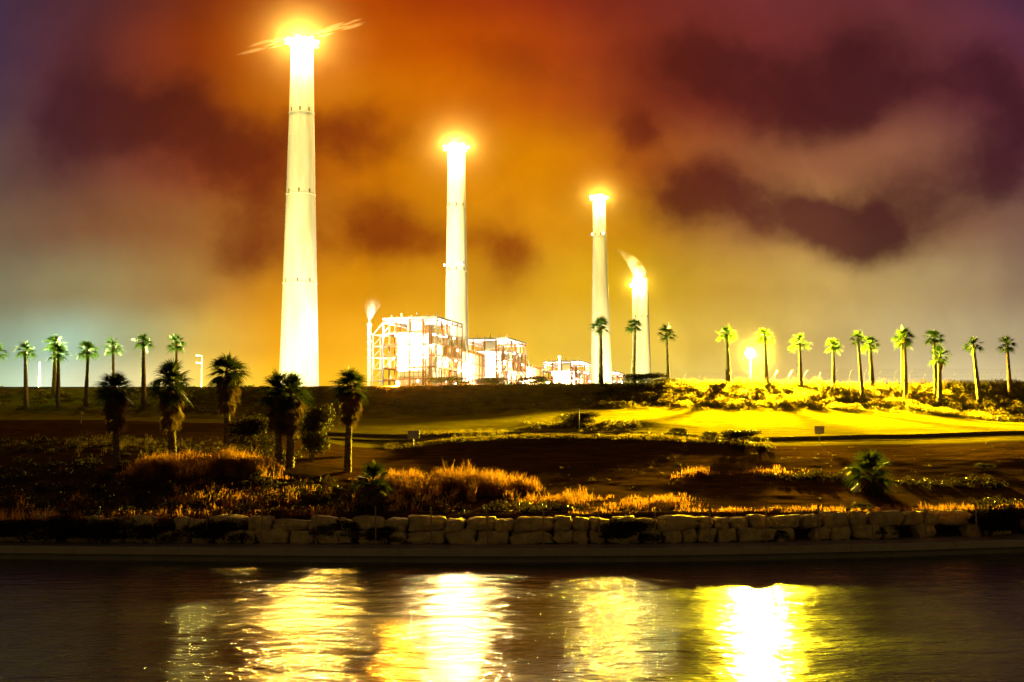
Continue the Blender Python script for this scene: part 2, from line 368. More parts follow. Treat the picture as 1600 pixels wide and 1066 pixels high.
for x0 in XJ:      # cast coping blocks with open joints
    xs = np.linspace(x0+.012, x0+5.988, 13); n = 4; prof = [(0,.375),(0,.77),(.40,.772),(.40,.375)]
    Vv = []; Ff = []
    for X in xs:
        y0 = float(quayY(X)); Vv += [(X, y0+a, b) for a, b in prof]
    for i in range(12):
        for k in range(4): Ff.append((i*4+k, i*4+(k+1) % 4, (i+1)*4+(k+1) % 4, (i+1)*4+k))
    Ff += [(0,3,2,1), (48,49,50,51)]
    mbc.add(Vv, Ff)
tag(mbc.build('quay_coping', M['coping']), kind='structure')
# footpath on the terrace with a kerb on its far side
PX = np.linspace(-17, 62, 220)
def pathY(X): return 99.6 + 1.2*np.sin(X*.05) + np.interp(X, [-40,-10,20,60], [5,3.5,0,1.0])
def pathZ(X): return ground(X, pathY(X)+.8)
tag(strip('footpath', M['path'], [(-1.1,-.5),(-1.1,-.12),(2.2,.17),(2.2,-.3)], PX, yfun=pathY, zfun=pathZ), kind='structure')
tag(strip('path_kerb', M['kerb'], [(2.203,-.1),(2.203,.40),(2.38,.40),(2.38,-.1)], PX, yfun=pathY, zfun=pathZ), kind='structure')

# ------------------------------------------------------------------ boulder wall
wall = empty('boulder_wall', (0, float(quayY(0))+WALLOFF, .765), label='retaining wall of pale limestone boulders stacked along the quay', cat='wall')
def boulder(w, d, h, seed):
    rg = np.random.default_rng(seed); n = 10
    g = np.linspace(-1, 1, n); V = []; idx = {}; Fc = []
    def vid(p):
        k = tuple(np.round(p, 4))
        if k not in idx: idx[k] = len(V); V.append(p)
        return idx[k]
    for ax in range(3):
        for sgn in (-1, 1):
            for i in range(n-1):
                for j in range(n-1):
                    qd = []
                    for a, b_ in ((i,j),(i+1,j),(i+1,j+1),(i,j+1)):
                        p = [0,0,0]; p[ax] = sgn; p[(ax+1) % 3] = g[a]; p[(ax+2) % 3] = g[b_]; qd.append(vid(np.array(p, float)))
                    Fc.append(qd if sgn > 0 else qd[::-1])
    V = np.array(V); e = rg.uniform(4.5,8); nrm = (np.abs(V)**e).sum(1)**(1/e); V = V/nrm[:, None]
    o = rg.uniform(0, 50); 
    bumpy = 1 + .2*(vnoise(V[:,0]*1.6+o, V[:,2]*1.6+V[:,1]*1.3+o)-.5)*2 + .05*(vnoise(V[:,0]*4+o, V[:,2]*4-V[:,1]*3)-.5)*2
    V = V*bumpy[:, None]
    for _ in range(9):
        nd = rg.normal(size=3); nd /= np.linalg.norm(nd); ex = (V@nd); lim = np.abs(nd).sum()*rg.uniform(.70,.92); V = V - np.maximum(ex-lim, 0)[:,None]*nd*.92
    V[:,0] += V[:,2]*rg.uniform(-.13,.13); V[:,2] += V[:,0]*rg.uniform(-.10,.10); 
    V[:,2] *= 1 - .22*rg.uniform(0,1)*np.clip(V[:,0]*rg.choice([-1,1]), 0, 1)
    return V*np.array([w/2, d/2, h/2]), Fc
nb = 0
for course, (z0, hh) in enumerate(((-.04,.78),(.66,.74))):
    x = -33.5 + course*.7
    while x < 33.5 and nb < 100:
        w = random.choice((random.uniform(.8,1.3), random.uniform(1.2,2.3)))
        if course == 0 and random.random() < .06: x += w; continue
        gap = random.random() < (.06 if course == 1 else .03)
        xc = x + w/2
        if not gap:
            h_ = hh*(random.uniform(.85, 1.22) if course == 1 else random.uniform(.95,1.1))
            V, Fc = boulder(w-.07, 1.0, h_, nb+5)
            o = MB().add(V, Fc).build('boulder', M['stone'], wall, True)
            yy = float(quayY(xc))+WALLOFF + .07*course + random.uniform(-.08,.08)
            o.location = (xc - wall.location.x, yy - wall.location.y, z0 + h_/2)
            sl = (quayY(xc+1)-quayY(xc-1))/2; o.rotation_euler = (random.uniform(-.06,.06), random.uniform(-.04,.04), math.atan(float(sl)))
            nb += 1
        x += w
# post and wire fence on the promenade in front of the wall
fe = empty('wire_fence', (0, float(quayY(0))+2.1, .76), label='thin rusty post and wire fence standing in front of the boulder wall', cat='fence')
fpx = [-12,73,155,238,323,408,494,587,674,762,849,937,1024,1109,1197,1281,1364,1447,1527,1612]; tops = []
for i, x in enumerate(fpx):
    yq = at_z(x, 850, .76); X = yq[0]*1.0; Y = float(quayY(X))+2.1; X = at(x, 848, Y)[0]
    hgt = 2.05 + random.uniform(-.1, .1); lx = random.uniform(-.06, .06)
    mb = MB(); mb.tube((0,0,0), (lx,0,hgt), .045, .04, 6); mb.bar((lx-.06,0,hgt-.15), (lx+.06,0,hgt-.15), .03)
    o = mb.build('post', M['post_rust'], fe); o.location = (X-fe.location.x, Y-fe.location.y, 0); tops.append((X, Y, hgt, lx))
for fr in (.35, .62, .9):
    mb = MB()
    for a, b_ in zip(tops[:-1], tops[1:]):
        mb.tube((a[0]+a[3]*fr, a[1]-fe.location.y, a[2]*fr), (b_[0]+b_[3]*fr, b_[1]-fe.location.y, b_[2]*fr), .004, n=4, cap=False)
    mb.build('wire', M['post_rust'], fe)

# ------------------------------------------------------------------ crest wall and security fence
CX = np.linspace(-95, 95, 120)
def crestY(X): return 163.0 + 0*np.asarray(X)
def crestTop(X):
    px = 800 + F*np.asarray(X)/163.; return np.array([at(p_, y_, 163.)[2] for p_, y_ in zip(np.atleast_1d(px), np.interp(np.atleast_1d(px), [0,400,830,1000,1300,1600],[604.5,604.5,602,601,598.5,598]))])
V = []; Fc = []; prof = [(0,-2.5),(0,0),(-.03,.0),(-.03,.08),(.33,.08),(.33,0),(.3,0),(.3,-2.5)]
for X in CX:
    tz = float(crestTop(X)[0]); V += [(X, 163+a, tz-.08+b_) for a, b_ in prof]
n = len(prof)
for i in range(len(CX)-1):
    for k in range(n): Fc.append((i*n+k, (i+1)*n+k, (i+1)*n+(k+1) % n, i*n+(k+1) % n))
tag(MB().add(V, Fc).build('boundary_wall', M['wallc']), 'long low concrete boundary wall along the crest of the bank', 'wall')
sf = empty('security_fence', (30, 170, 14), label='pale security fence with outward bent post tops behind the crest wall on the right', cat='fence')
pts = []
for i, x in enumerate(np.arange(1068, 1660, 23.5)):
    top = at(x, np.interp(x, [1060,1200,1300,1600],[583,580,578,577]), 171.); X = top[0]; zt = top[2]; zb = gz(X, 171)-.2
    mb = MB(); mb.tube((0,0,zb), (0,0,zt-1.0), .032, n=6); mb.tube((0,0,zt-1.02), (.14,-.12,zt-.5), .03, n=6); mb.tube((.14,-.12,zt-.52), (.42,-.35,zt), .028, n=6)
    o = mb.build('post', M['galv'], sf); o.location = (X-30, 1, -14); pts.append((X-30, zb-14, zt-14))
for a, b_ in ((.15,0),(.4,0),(.65,0),(.9,0)):
    mb = MB()
    for p_, q_ in zip(pts[:-1], pts[1:]): mb.tube((p_[0],1,p_[1]+(p_[2]-.75-p_[1])*a), (q_[0],1,q_[1]+(q_[2]-.75-q_[1])*a), .011, n=4, cap=False)
    mb.build('wire', M['galv'], sf)
for fr in (.3, .65, .98):
    mb = MB()
    for p_, q_ in zip(pts[:-1], pts[1:]): mb.tube((p_[0]+.42*fr,1-.35*fr,p_[2]-.78+.78*fr), (q_[0]+.42*fr,1-.35*fr,q_[2]-.78+.78*fr), .012, n=4, cap=False)
    mb.build('barbed_wire', M['galv'], sf)

# ------------------------------------------------------------------ palms
def fan(V, Fc, hub, d, R, nseg, droop, spread=1.75, rg=random):
    d = Vector(d).normalized(); side = d.cross(Vector((0,0,1)))
    side = Vector((1,0,0)) if side.length < 1e-3 else side.normalized()
    tw = rg.uniform(-.8,.8); nrm = side.cross(d); side = (side*math.cos(tw)+nrm*math.sin(tw)).normalized(); nrm = side.cross(d)
    hub = Vector(hub)
    def pt(a, r, dr): return hub + d*(r*math.cos(a)) + side*(r*math.sin(a)) - Vector((0,0,1))*dr*droop - nrm*(.12*r*abs(math.sin(a)))
    da = 2*spread/nseg
    for k in range(nseg):
        a = -spread + (k+.5)*da; L = R*(1-.22*(abs(a)/spread)**2)*rg.uniform(.88,1.06)
        b = len(V); V += [hub, pt(a-da*.5, L*.46, .02), pt(a-da*.2, L*.75, .09), pt(a, L*1.15, .34), pt(a+da*.2, L*.75, .09), pt(a+da*.5, L*.46, .02)]
        Fc += [(b,b+1,b+2,b+4,b+5), (b+2,b+3,b+4)]
def crown_mesh(name, nleaf, R, pet, elo, ehi, nseg, mat, seed, zsp=.35, wid=1., spread=1.75):
    rg = random.Random(seed); V = []; Fc = []; mb = MB()
    for i in range(nleaf):
        f = (i+.5)/nleaf; az = i*2.39996+rg.uniform(-.25,.25); el = math.radians(ehi + (elo-ehi)*f**1.0 + rg.uniform(-8,8))
        dv = Vector((math.cos(az)*math.cos(el)*wid, math.sin(az)*math.cos(el)*wid, math.sin(el)))
        z0 = zsp*(.5-f); p0 = Vector((dv.x*.08, dv.y*.08, z0)); L = pet*(rg.uniform(.8,1.15) if i % 3 else rg.uniform(.1,.35)); hub = p0 + dv*L
        hub.z -= .08*L
        mb.tube(p0, hub, .022, .013, 4, False)
        dd = Vector((dv.x, dv.y, dv.z-.25)); fan(V, Fc, hub, dd, R*rg.uniform(.85,1.12), nseg, R*.8, spread, rg=rg)
    mb.add(V, Fc); me = bpy.data.meshes.new(name); me.from_pydata(mb.v, [], mb.f); me.materials.append(mat); me.update(); return me
def skirt_mesh(name, nleaf, R, L, rad, seed):
    rg = random.Random(seed); V = []; Fc = []
    for i in range(nleaf):
        az = i*2.39996; z = -rg.uniform(.1, 1)*L; r = rad*rg.uniform(.35, 1)*(1+.35*z/L)
        hub = Vector((math.cos(az)*r*.8, math.sin(az)*r*.8, z)); dd = Vector((math.cos(az)*rg.uniform(.05,.5), math.sin(az)*rg.uniform(.05,.5), -1))
        fan(V, Fc, hub, dd, R*rg.uniform(.7,1.15), 9, R*.4, 1.0, rg)
    me = bpy.data.meshes.new(name); me.from_pydata([tuple(v) for v in V], [], Fc); me.materials.append(M['dead']); me.update(); return me
def trunk_mesh(name, h, r0_, r1_, bend, seed, stubs=160):
    rg = random.Random(seed); mb = MB(); n = 10; prof = []; k = int(h/.11)
    V = []; Fc = []
    for i in range(k+1):
        f = i/k; r = (r0_*(1-f)**1.5*.45 + r1_ + (r0_-r1_)*.55*(1-f))*(1+(.07 if i % 2 else -.05))
        cx = bend*math.sin(f*PI*.5)**2*(1-.3*f)
        for j in range(n):
            a = 2*PI*(j+.5*(i % 2))/n; rr = r*(1+rg.uniform(-.07,.07)); V.append((cx+rr*math.cos(a), rr*math.sin(a), f*h))
    for i in range(k):
        for j in range(n): Fc.append((i*n+j, i*n+(j+1) % n, (i+1)*n+(j+1) % n, (i+1)*n+j))
    mb.add(V, Fc)
    for i in range(stubs):      # old leaf bases
        f = rg.uniform(.12, 1)**.8; a = rg.uniform(0, 2*PI); r = (r1_ + (r0_-r1_)*.6*(1-f)); cx = bend*math.sin(f*PI*.5)**2*(1-.3*f)
        c = Vector((cx+math.cos(a)*r*.95, math.sin(a)*r*.95, f*h)); o_ = Vector((math.cos(a), math.sin(a), 0)); s_ = Vector((-math.sin(a), math.cos(a), 0))
        mb.add([c-s_*.05, c+s_*.05, c+o_*.09+Vector((0,0,.13))+s_*.02, c+o_*.09+Vector((0,0,.13))-s_*.02, c+Vector((0,0,.1))], [(0,1,2,3),(1,4,2),(4,0,3),(3,2,4)])
    me = bpy.data.meshes.new(name); me.from_pydata([tuple(v) for v in mb.v], [], mb.f); me.materials.append(M['trunk']); me.update(); return me
NV = 5
TCR = [crown_mesh('crown', 25+i, 1.02, .66, -30, 85, 12, M['palm'], 40+i, .30, spread=1.12) for i in range(NV)]
TSK = [skirt_mesh('dead_skirt', 10+4*i, .45, .7, .3, 60+i) for i in range(NV)]
TTR = [trunk_mesh('trunk', 8., .27, .17, .10*(i-1), 80+i) for i in range(NV)]
FCR = [crown_mesh('crown', 36, 1.12, .62, -32, 86, 13, M['palm_dark'], 140+i, .45, 1.0, spread=1.12) for i in range(3)]
FSK = [skirt_mesh('dead_skirt', 130, .66, 2.7, 1.12, 160+i) for i in range(3)]
FTR = [trunk_mesh('trunk', 5., .24, .19, .12*(i-1), 180+i, 130) for i in range(3)]
def mk(name, me, parent, loc=(0,0,0), sc=(1,1,1), rz=0):
    o = bpy.data.objects.new(name, me); COL.objects.link(o); o.parent = parent; o.location = loc; o.scale = sc; o.rotation_euler = (0,0,rz); return o
def palm(bx, by, ty, label, group, Y=None, tx=None, crown_px=None, vi=0, front=False, skirt=1., tall_px_crown=13):
    g = hit(bx, by) if Y is None else np.array([at(bx, by, Y)[0], Y, 0]); Yb = g[1]
    if Y is not None: g[2] = gz(g[0], Yb)
    tp = at(bx if tx is None else tx, ty, Yb); H = tp[2]-g[2]
    r = empty('palm_tree', g, label=label, cat='palm', group=group)
    cr = FCR[vi % 3] if front else TCR[vi % NV]; tr = FTR[vi % 3] if front else TTR[vi % NV]; sk = FSK[vi % 3] if front else TSK[vi % NV]
    cz = H - (1.15 if front else 1.25); dx = tp[0]-g[0]; h0 = 5. if front else 8.
    a = math.atan2(dx, cz); rot = vi*1.3
    tk = mk('trunk', tr, r, (0,0,-.25), (1,1,(cz+.3)/h0), rot); 
    tk.rotation_euler = (0, a, 0)
    ctr = (dx + TBEND(tr, vi, front)*math.cos(a), 0, cz)
    s = (crown_px or 33)/33 if not front else (crown_px or 64)/64
    vr = random.Random(int(bx)*7); tk.scale.x *= vr.uniform(.82,1.22); tk.scale.y *= vr.uniform(.82,1.22)
    mk('crown', cr, r, ctr, (s*vr.uniform(.92,1.06), s*vr.uniform(.92,1.06), s*vr.uniform(.86,1.14)), rot+vr.uniform(0,6))
    if skirt: mk('dead_skirt', sk, r, (ctr[0], 0, cz-.05), (s*(1 if front else .9), s*(1 if front else .9), s*skirt), rot)
    return r
def TBEND(tr, vi, front): return (.12*((vi % 3)-1) if front else .10*((vi % NV)-1))*.7
GT = 'tall fan palms in a row on the bank'
LT = [(-3,636,537,None,'tall fan palm half cut off by the left picture edge'),
 (41,636,534,40,'tall green fan palm on the far left, standing alone left of the paired palms'),
 (85,622,523,85,'taller and rear palm of the overlapping pair on the left bank'),
 (91,637,538,90,'shorter front palm of the overlapping pair on the left bank'),
 (134,636,534,135,'tall green fan palm between the overlapping pair and the shaggy palms on the left'),
 (178,634,528,178,'tall green fan palm rising directly behind the leftmost shaggy dark palm'),
 (225,637,520,224,'tallest green fan palm on the left bank, between two shaggy dark palms'),
 (275,632,524,275,'tall thin trunked green palm rising above the second shaggy dark palm'),
 (939,600,497,936,'tall fan palm standing in front of the base of the third chimney'),
 (989,597,497,988.5,'tall fan palm at the left edge of the short steaming chimney'),
 (1044,598,508,1042,'tall fan palm on the crest just right of the short steaming chimney'),
 (1138,599,508,1135,'tall fan palm just left of the bright floodlight pole'),
 (1198,600,513,1194,'tall yellow lit fan palm just right of the bright floodlight pole'),
 (1252,602,521,1247,'tall fan palm second to the right of the floodlight pole'),
 (1303,606,526,1299,'tall fan palm left of the touching crowned pair on the right bank'),
 (1348,624,515,1341,'taller front palm of the touching crowned pair on the right bank'),
 (1364,611,525,1359,'shorter rear palm of the touching crowned pair on the right bank'),
 (1411,612,517,1408,'rear palm almost hidden behind a twin palm on the right bank'),
 (1416,627,514,1411,'front palm of the two that share one crown outline on the right bank'),
 (1463,620,514,1456,'tall palm rising behind the short skirted palm on the right bank'),
 (1468,634,543,1469,'short palm with a brown dead skirt on the right bank'),
 (1531,629,525,1520,'second palm from the right picture edge, leaning slightly left'),
 (1579,621,526,1572,'palm nearest the right picture edge, leaning slightly left')]
for i, (bx, by, ty, tx, lb) in enumerate(LT):
    palm(bx, by, ty, lb, GT, tx=tx if tx is not None else bx, vi=i, crown_px=random.uniform(29.5,34), skirt=2.2 if 'brown dead skirt' in lb else random.uniform(.5,.9))
GF = 'shaggy palms in the foreground on the left'
for i, (bx, by, ty, tx, cp, lb) in enumerate([(182,732,583,183,62,'leftmost shaggy dark palm with long dead skirt on the river slope'),
 (269,714,576,268,70,'second shaggy dark palm from the left, wide skirt, above orange reeds'),
 (355,718,556,354,64,'tallest shaggy dark palm on the river slope, third from the left'),
 (436,730,584,436,60,'left palm of the shaggy pair in front of the big chimney base'),
 (453,730,590,455,62,'right palm of the shaggy pair in front of the big chimney base'),
 (543,738,578,545,58,'shaggy dark palm standing alone left of the boiler houses, rightmost of its row')]):
    palm(bx, by, ty, lb, GF, tx=tx, vi=i, front=True, crown_px=cp)
def young(px, py, Y, sc, label, dead):
    q = at(px, py, Y); r = empty('young_palm', (q[0], Y, gz(q[0], Y)), label=label, cat='palm', group='low young palms near the boulder wall')
    cz = q[2]-r.location.z
    mk('trunk', TTR[1], r, (0,0,-.2), (1,1,(cz+.2)/8)); mk('crown', FCR[1], r, (0,0,cz), (sc,)*3)
    if dead: mk('dead_skirt', FSK[1], r, (0,0,cz), (sc*1.25, sc*1.25, sc*.95))
    else: mk('dead_skirt', FSK[2], r, (0,0,cz), (sc*.8, sc*.8, sc*.6))
young(583, 752, 68.5, .8, 'low young palm with drooping withered fronds above the boulder wall left of centre', True)
young(1360, 740, 72.5, 1.05, 'low bushy young palm on the dark slope at the right', False)

# ------------------------------------------------------------------ vegetation
def leaf_quads(P, N, size, rg):
    n = len(P); a = rg.normal(size=(n,3)); N = N + .7*rg.normal(size=(n,3)); N /= np.linalg.norm(N, axis=1)[:,None]
    a -= (a*N).sum(1)[:,None]*N; a /= np.linalg.norm(a, axis=1)[:,None]; b = np.cross(N, a)
    s = (size*rg.uniform(.6,1.4,n))[:,None]
    V = np.stack([P-a*s, P-b*s*.45, P+a*s, P+b*s*.45], 1).reshape(-1,3); return V
def blob_leaves(C, R, sq, per, size, rg):
    """leaf cards over lumpy ellipsoid clumps; C centres (n,3), R radii"""
    Vs = []
    for c, r in zip(C, R):
        k = int(per*r*r)+12
        d = rg.normal(size=(k,3)); d /= np.linalg.norm(d, axis=1)[:,None]; d[:,2] = np.abs(d[:,2])*1.0-.15
        rad = r*(1-.55*rg.random(k)**2.2)*(1+.35*(vnoise(d[:,0]*3+c[0], d[:,1]*3+c[1]+d[:,2]*2)-.5))
        Vs.append(leaf_quads(c + d*rad[:,None]*np.array([1,1,sq]), d, size, rg))
    V = np.concatenate(Vs); Q = np.arange(len(V)).reshape(-1,4); return V, Q
def region(px0, px1, Y0, Y1, n, rg):
    p_ = rg.uniform(px0, px1, n); Y = rg.uniform(Y0, Y1, n); X = (p_-800)/F*Y; return X, Y, ground(X, Y)
rg = np.random.default_rng(5)
def scrub(name, regs, per, size, mat):
    Cs = []; Rs = []
    for (a, b_, c, d_, n, r0_, r1_) in regs:
        X, Y, Z = region(a, b_, c, d_, n, rg); r = rg.uniform(r0_, r1_, n)*rg.uniform(.7,1.15,n)
        Cs.append(np.stack([X, Y, Z-r*.12], 1)); Rs.append(r)
    V, Q = blob_leaves(np.concatenate(Cs), np.concatenate(Rs), .85, per, size, rg)
    return tag(np_mesh(name, V, Q, mat), kind='stuff')
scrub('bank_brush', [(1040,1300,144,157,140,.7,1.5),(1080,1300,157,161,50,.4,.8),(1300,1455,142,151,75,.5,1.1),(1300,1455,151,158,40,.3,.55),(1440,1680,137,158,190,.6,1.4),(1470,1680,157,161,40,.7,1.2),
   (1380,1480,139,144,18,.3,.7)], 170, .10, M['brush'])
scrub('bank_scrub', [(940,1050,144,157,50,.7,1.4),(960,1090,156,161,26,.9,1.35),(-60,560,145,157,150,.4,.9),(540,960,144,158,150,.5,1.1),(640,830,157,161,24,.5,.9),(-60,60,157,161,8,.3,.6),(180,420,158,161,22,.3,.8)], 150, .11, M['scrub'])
scrub('slope_scrub', [(-60,530,66,77,210,.5,1.0),(500,720,65.5,71.5,80,.5,.9),(720,900,65,68,30,.4,.8),(-60,340,86,96,75,.4,.9),(-60,200,78,84,45,.5,.9),(1180,1330,77,80.5,40,.4,.8),(1400,1560,74.5,77.5,34,.3,.65),(1520,1680,65,69,40,.4,.8),
   (360,470,84,88,30,.6,1.0)], 130, .10, M['shrub'])
scrub('ridge_scrub', [(820,1000,112.5,117.5,60,.4,.85),(640,830,103.5,108,45,.3,.6),(930,1200,98,103,60,.25,.6),(1120,1200,95.5,99,34,.35,.65),(600,740,96,99,16,.15,.3)], 130, .11, M['scrub'])
def blades(name, regs, mat, wdt=.014):
    Vs = []
    for (a, b_, c, d_, ntuft, h0, h1, per) in regs:
        g1 = rg.normal(0, .5, ntuft*2); g2 = rg.normal(0, .55, ntuft*2) if b_-a < 500 else rg.uniform(-1,1,ntuft*2)
        if b_-a >= 500: g1 = rg.uniform(-1,1,ntuft*2)
        p_ = (a+b_)/2+(b_-a)/2*g1; Y = (c+d_)/2+(d_-c)/2*g2; ok = (np.abs(g1) < 1.5) & (Y > 64.6); p_, Y, g1 = p_[ok][:ntuft], Y[ok][:ntuft], g1[ok][:ntuft]
        X = (p_-800)/F*Y; Z = ground(X, Y); tap = np.clip(1.1-.5*g1**2, .25, 1) if b_-a < 500 else np.ones(len(X))
        keep = vnoise(X*.5+31, Y*.5) > .25; X, Y, Z, tap = X[keep], Y[keep], Z[keep], tap[keep]
        k = per; n = len(X)*k
        bx = np.repeat(X, k)+rg.normal(0,.16,n); by = np.repeat(Y, k)+rg.normal(0,.16,n); bz = np.repeat(Z, k)-.06
        hh = np.repeat(tap*rg.uniform(h0, h1, len(X))*(.6+.8*vnoise(X*.4, Y*.4+17)), k)*rg.uniform(.25,1.12,n)
        az = rg.uniform(0, 2*PI, n); ln = rg.uniform(.05,.5,n)*hh; dx = np.cos(az)*ln; dy = np.sin(az)*ln
        wa = rg.uniform(0, PI, n); w = wdt*rg.uniform(.7,1.5,n); wx = np.cos(wa)*w; wy = np.sin(wa)*w
        V = np.stack([np.stack([bx-wx,by-wy,bz],1), np.stack([bx+wx,by+wy,bz],1), np.stack([bx+dx*.4+wx*.8,by+dy*.4+wy*.8,bz+hh*.62],1), np.stack([bx+dx,by+dy,bz+hh],1), np.stack([bx+dx*.4-wx*.8,by+dy*.4-wy*.8,bz+hh*.62],1)],1)
        Vs.append(V.reshape(-1,3))
    V = np.concatenate(Vs); return tag(np_mesh(name, V, np.arange(len(V)).reshape(-1,5), mat), kind='stuff')
blades('dry_reeds', [(200,330,78,83,300,.5,1.2,30),(310,440,77.5,82,300,.5,1.3,30),(600,700,71,78,260,.4,1.0,30),(670,800,72,78.5,380,.6,1.4,32),(780,845,71,76,160,.4,1.1,30),(560,640,73,79,90,.5,1.,20),(835,930,68.5,72,110,.4,.8,20),(890,1680,64.6,66.3,220,.1,.36,18),(1050,1120,79.5,81.5,36,.3,.7,18),(1120,1270,79.5,82,45,.2,.45,16),
   (-40,70,68,73,60,.5,.9,18),(100,160,69,72,40,.4,.8,16),(250,520,67,75,160,.3,.8,16),(-40,520,64.8,67,160,.3,.6,14),(500,720,66,71,110,.3,.7,16),(940,1090,66,71,150,.3,.6,16)], M['reed'])
blades('tuft_grass', [(600,1200,96,99.5,700,.15,.35,16),(640,840,103,109,260,.3,.6,18),(820,1010,111,118,220,.2,.45,16),(-60,360,88,98,320,.2,.5,16),(840,1680,70,96,260,.08,.2,10),(960,1680,140,147,420,.2,.5,14),(1080,1680,157,161.5,420,.4,1.0,16),(960,1680,148,158,600,.4,1.0,16),
   (500,840,140,147,200,.15,.4,12),(1300,1460,148,158,300,.2,.5,14)], M['grass'], .014)
# single shrubs
def shrub_proto(seed, lumps, per, size, mat):
    rg_ = np.random.default_rng(seed)
    C = np.stack([rg_.uniform(-.62,.62,lumps), rg_.uniform(-.5,.5,lumps), rg_.uniform(.15,.95,lumps)], 1); R = rg_.uniform(.28,.5,lumps)
    V, Q = blob_leaves(C, R, .95, per, size, rg_)
    r = empty('shrub', (0,0,0)); np_mesh('foliage', V, Q, mat, r)
    mb = MB()
    for k in range(6):
        a = rg_.uniform(0,2*PI); mb.tube((rg_.uniform(-.08,.08),rg_.uniform(-.08,.08),-.1), (math.cos(a)*.4, math.sin(a)*.4, rg_.uniform(.5,1.)), .03, .01, 5)
    mb.build('stem', M['bark'], r); return r
P1 = shrub_proto(3, 16, 3200, .035, M['shrub']); P2 = shrub_proto(9, 12, 2600, .04, M['shrub']); P3 = shrub_proto(14, 20, 3600, .032, M['shrub'])
SH = [(P3,489,735,84,30,92,'large upright dark shrub right of the shaggy palm pair'),(P1,398,722,86,40,66,'broad dark shrub behind the third shaggy palm and the palm pair'),
 (P2,1060,676,103,16,17,'small round bush standing alone on the bright lawn edge'),(P2,1110,684,101,14,14,'small spiky bush right of the round bush on the lawn edge'),
 (P1,1160,700,97,38,24,'low spreading bush at the right end of the dark ridge'),(P3,902,664,115,34,22,'bush at the thin post on top of the ridge'),
 (P1,1012,606,160,44,18,'rounded bush on the crest right of the short steaming chimney'),(P2,835,606,160,26,14,'dark bush on the crest below the gap between the boiler houses'),
 (P1,702,606,160,34,14,'dark bush on the crest below the largest boiler house'),(P3,762,606,160,28,12,'dark bush on the crest below the second boiler house'),
 (P1,350,846,None,44,40,'dark bush hanging over the boulder wall on the left'),(P2,530,848,None,40,40,'dark bush covering a gap in the boulder wall under the low young palm'),
 (P1,985,848,None,50,40,'dark bush covering the boulder wall right of centre'),(P3,1545,838,None,52,52,'large dark bush in front of the boulder wall on the right'),
 (P1,40,846,None,60,44,'dark bush in front of the boulder wall at the far left'),(P3,160,848,None,60,40,'dark bush before the left wall between the second and third fence posts'),(P3,98,847,None,54,46,'tall dark bush before the left wall right of the first fence post'),(P1,245,848,None,40,34,'dark bush before the left wall at the third fence post'),(P2,300,848,None,26,30,'small dark bush before the wall left of the fourth fence post'),(P1,600,849,None,30,30,'dark bush at the wall foot just right of the low young palm'),(P2,1210,845,None,24,20,'small low bush at the wall foot right of centre'),(P2,1390,838,None,26,24,'small dark bush before the boulder wall on the right'),
 (P2,1348,806,64.9,18,12,'low tuft bush on top of the boulder wall below the right young palm'),(P2,1540,731,82,16,9,'small low bush alone on the dark grassy slope at the right'),(P2,1512,730,112,0,0,'')]
used = set()
for i, (pr, x, y, Y, hw, hp, lb) in enumerate(SH):
    if not lb: continue
    if Y is None:
        q = at_z(x, y, .77); Y = float(quayY(q[0]))+2.55; q = at(x, y, Y); q[2] = .74
    else:
        q = at(x, y, Y); q[2] = gz(q[0], Y)
    s = F/Y; sc = (hw/s/.9, hw/s/.9*(.45 if Y < 64 else .9), hp/s/1.25)
    if pr.name in used: o = copy_tree(pr, loc=q, rz=0, sc=sc)
    else: o = pr; o.location = q; o.scale = sc; used.add(pr.name)
    tag(o, lb, 'shrub', 'separate shrubs on the slope and by the wall')

# ------------------------------------------------------------------ lamps, posts and signs
LIGHTS = []
def point(name, loc, power, col, radius=.5, parent=None):
    l = bpy.data.lights.new(name, 'POINT'); l.energy = power; l.color = col; l.shadow_soft_size = radius
    o = bpy.data.objects.new(name, l); COL.objects.link(o); o.location = loc
    if parent: o.parent = parent
    return o
def spot(name, loc, target, power, col, size, blend=.5, radius=1., parent=None):
    l = bpy.data.lights.new(name, 'SPOT'); l.energy = power; l.color = col; l.spot_size = math.radians(size); l.spot_blend = blend; l.shadow_soft_size = radius
    o = bpy.data.objects.new(name, l); COL.objects.link(o); loc = Vector(loc)
    o.location = loc; o.rotation_euler = (Vector(target)-loc).to_track_quat('-Z','Y').to_euler()
    if parent: o.location = loc-parent.location; o.parent = parent
    return o
YEL = (1, .75, .012)
q = at(1172, 553, 175.5); zb = gz(q[0], 175.5)
fl = empty('floodlight_pole', (q[0], 175.5, zb), label='white pole with a blinding yellow white floodlight between two palms', cat='street lamp')
H = q[2]-zb
MB().tube((0,0,-.2), (0,0,H-.25), .13, .09, 10).build('pole', M['galv'], fl, True)
mb = MB(); mb.bar((-.5,0,H-.2), (.5,0,H-.2), .1); mb.bar((0,0,H-.35),(0,0,H-.1), .16)
mb.build('crossarm', M['galv'], fl)
H_LAMP = H+.1
for k in range(7):
    a = 2*PI*k/6; dx, dz = (0, 0) if k == 6 else (.55*math.cos(a), .55*math.sin(a))
    hd = MB().tube((dx,.30,H+.1+dz), (dx,.02,H+.1+dz), .12, .24, 10).build('lamp_housing', M['galv'], fl)
    MB().ball((dx,-.06,H+.1+dz), .27, 12, 8).build('lamp_glass', M['lamp_white'], hd, True)
point('floodlight', (0, -.6, H+.1), 2.4e5, (1,.78,.14), .7, fl)
spot('floodlight_beam', (fl.location.x, 174.9, fl.location.z+H+.1), (43, 119, 5), 1.0e7, YEL, 104, .8, .9, fl)
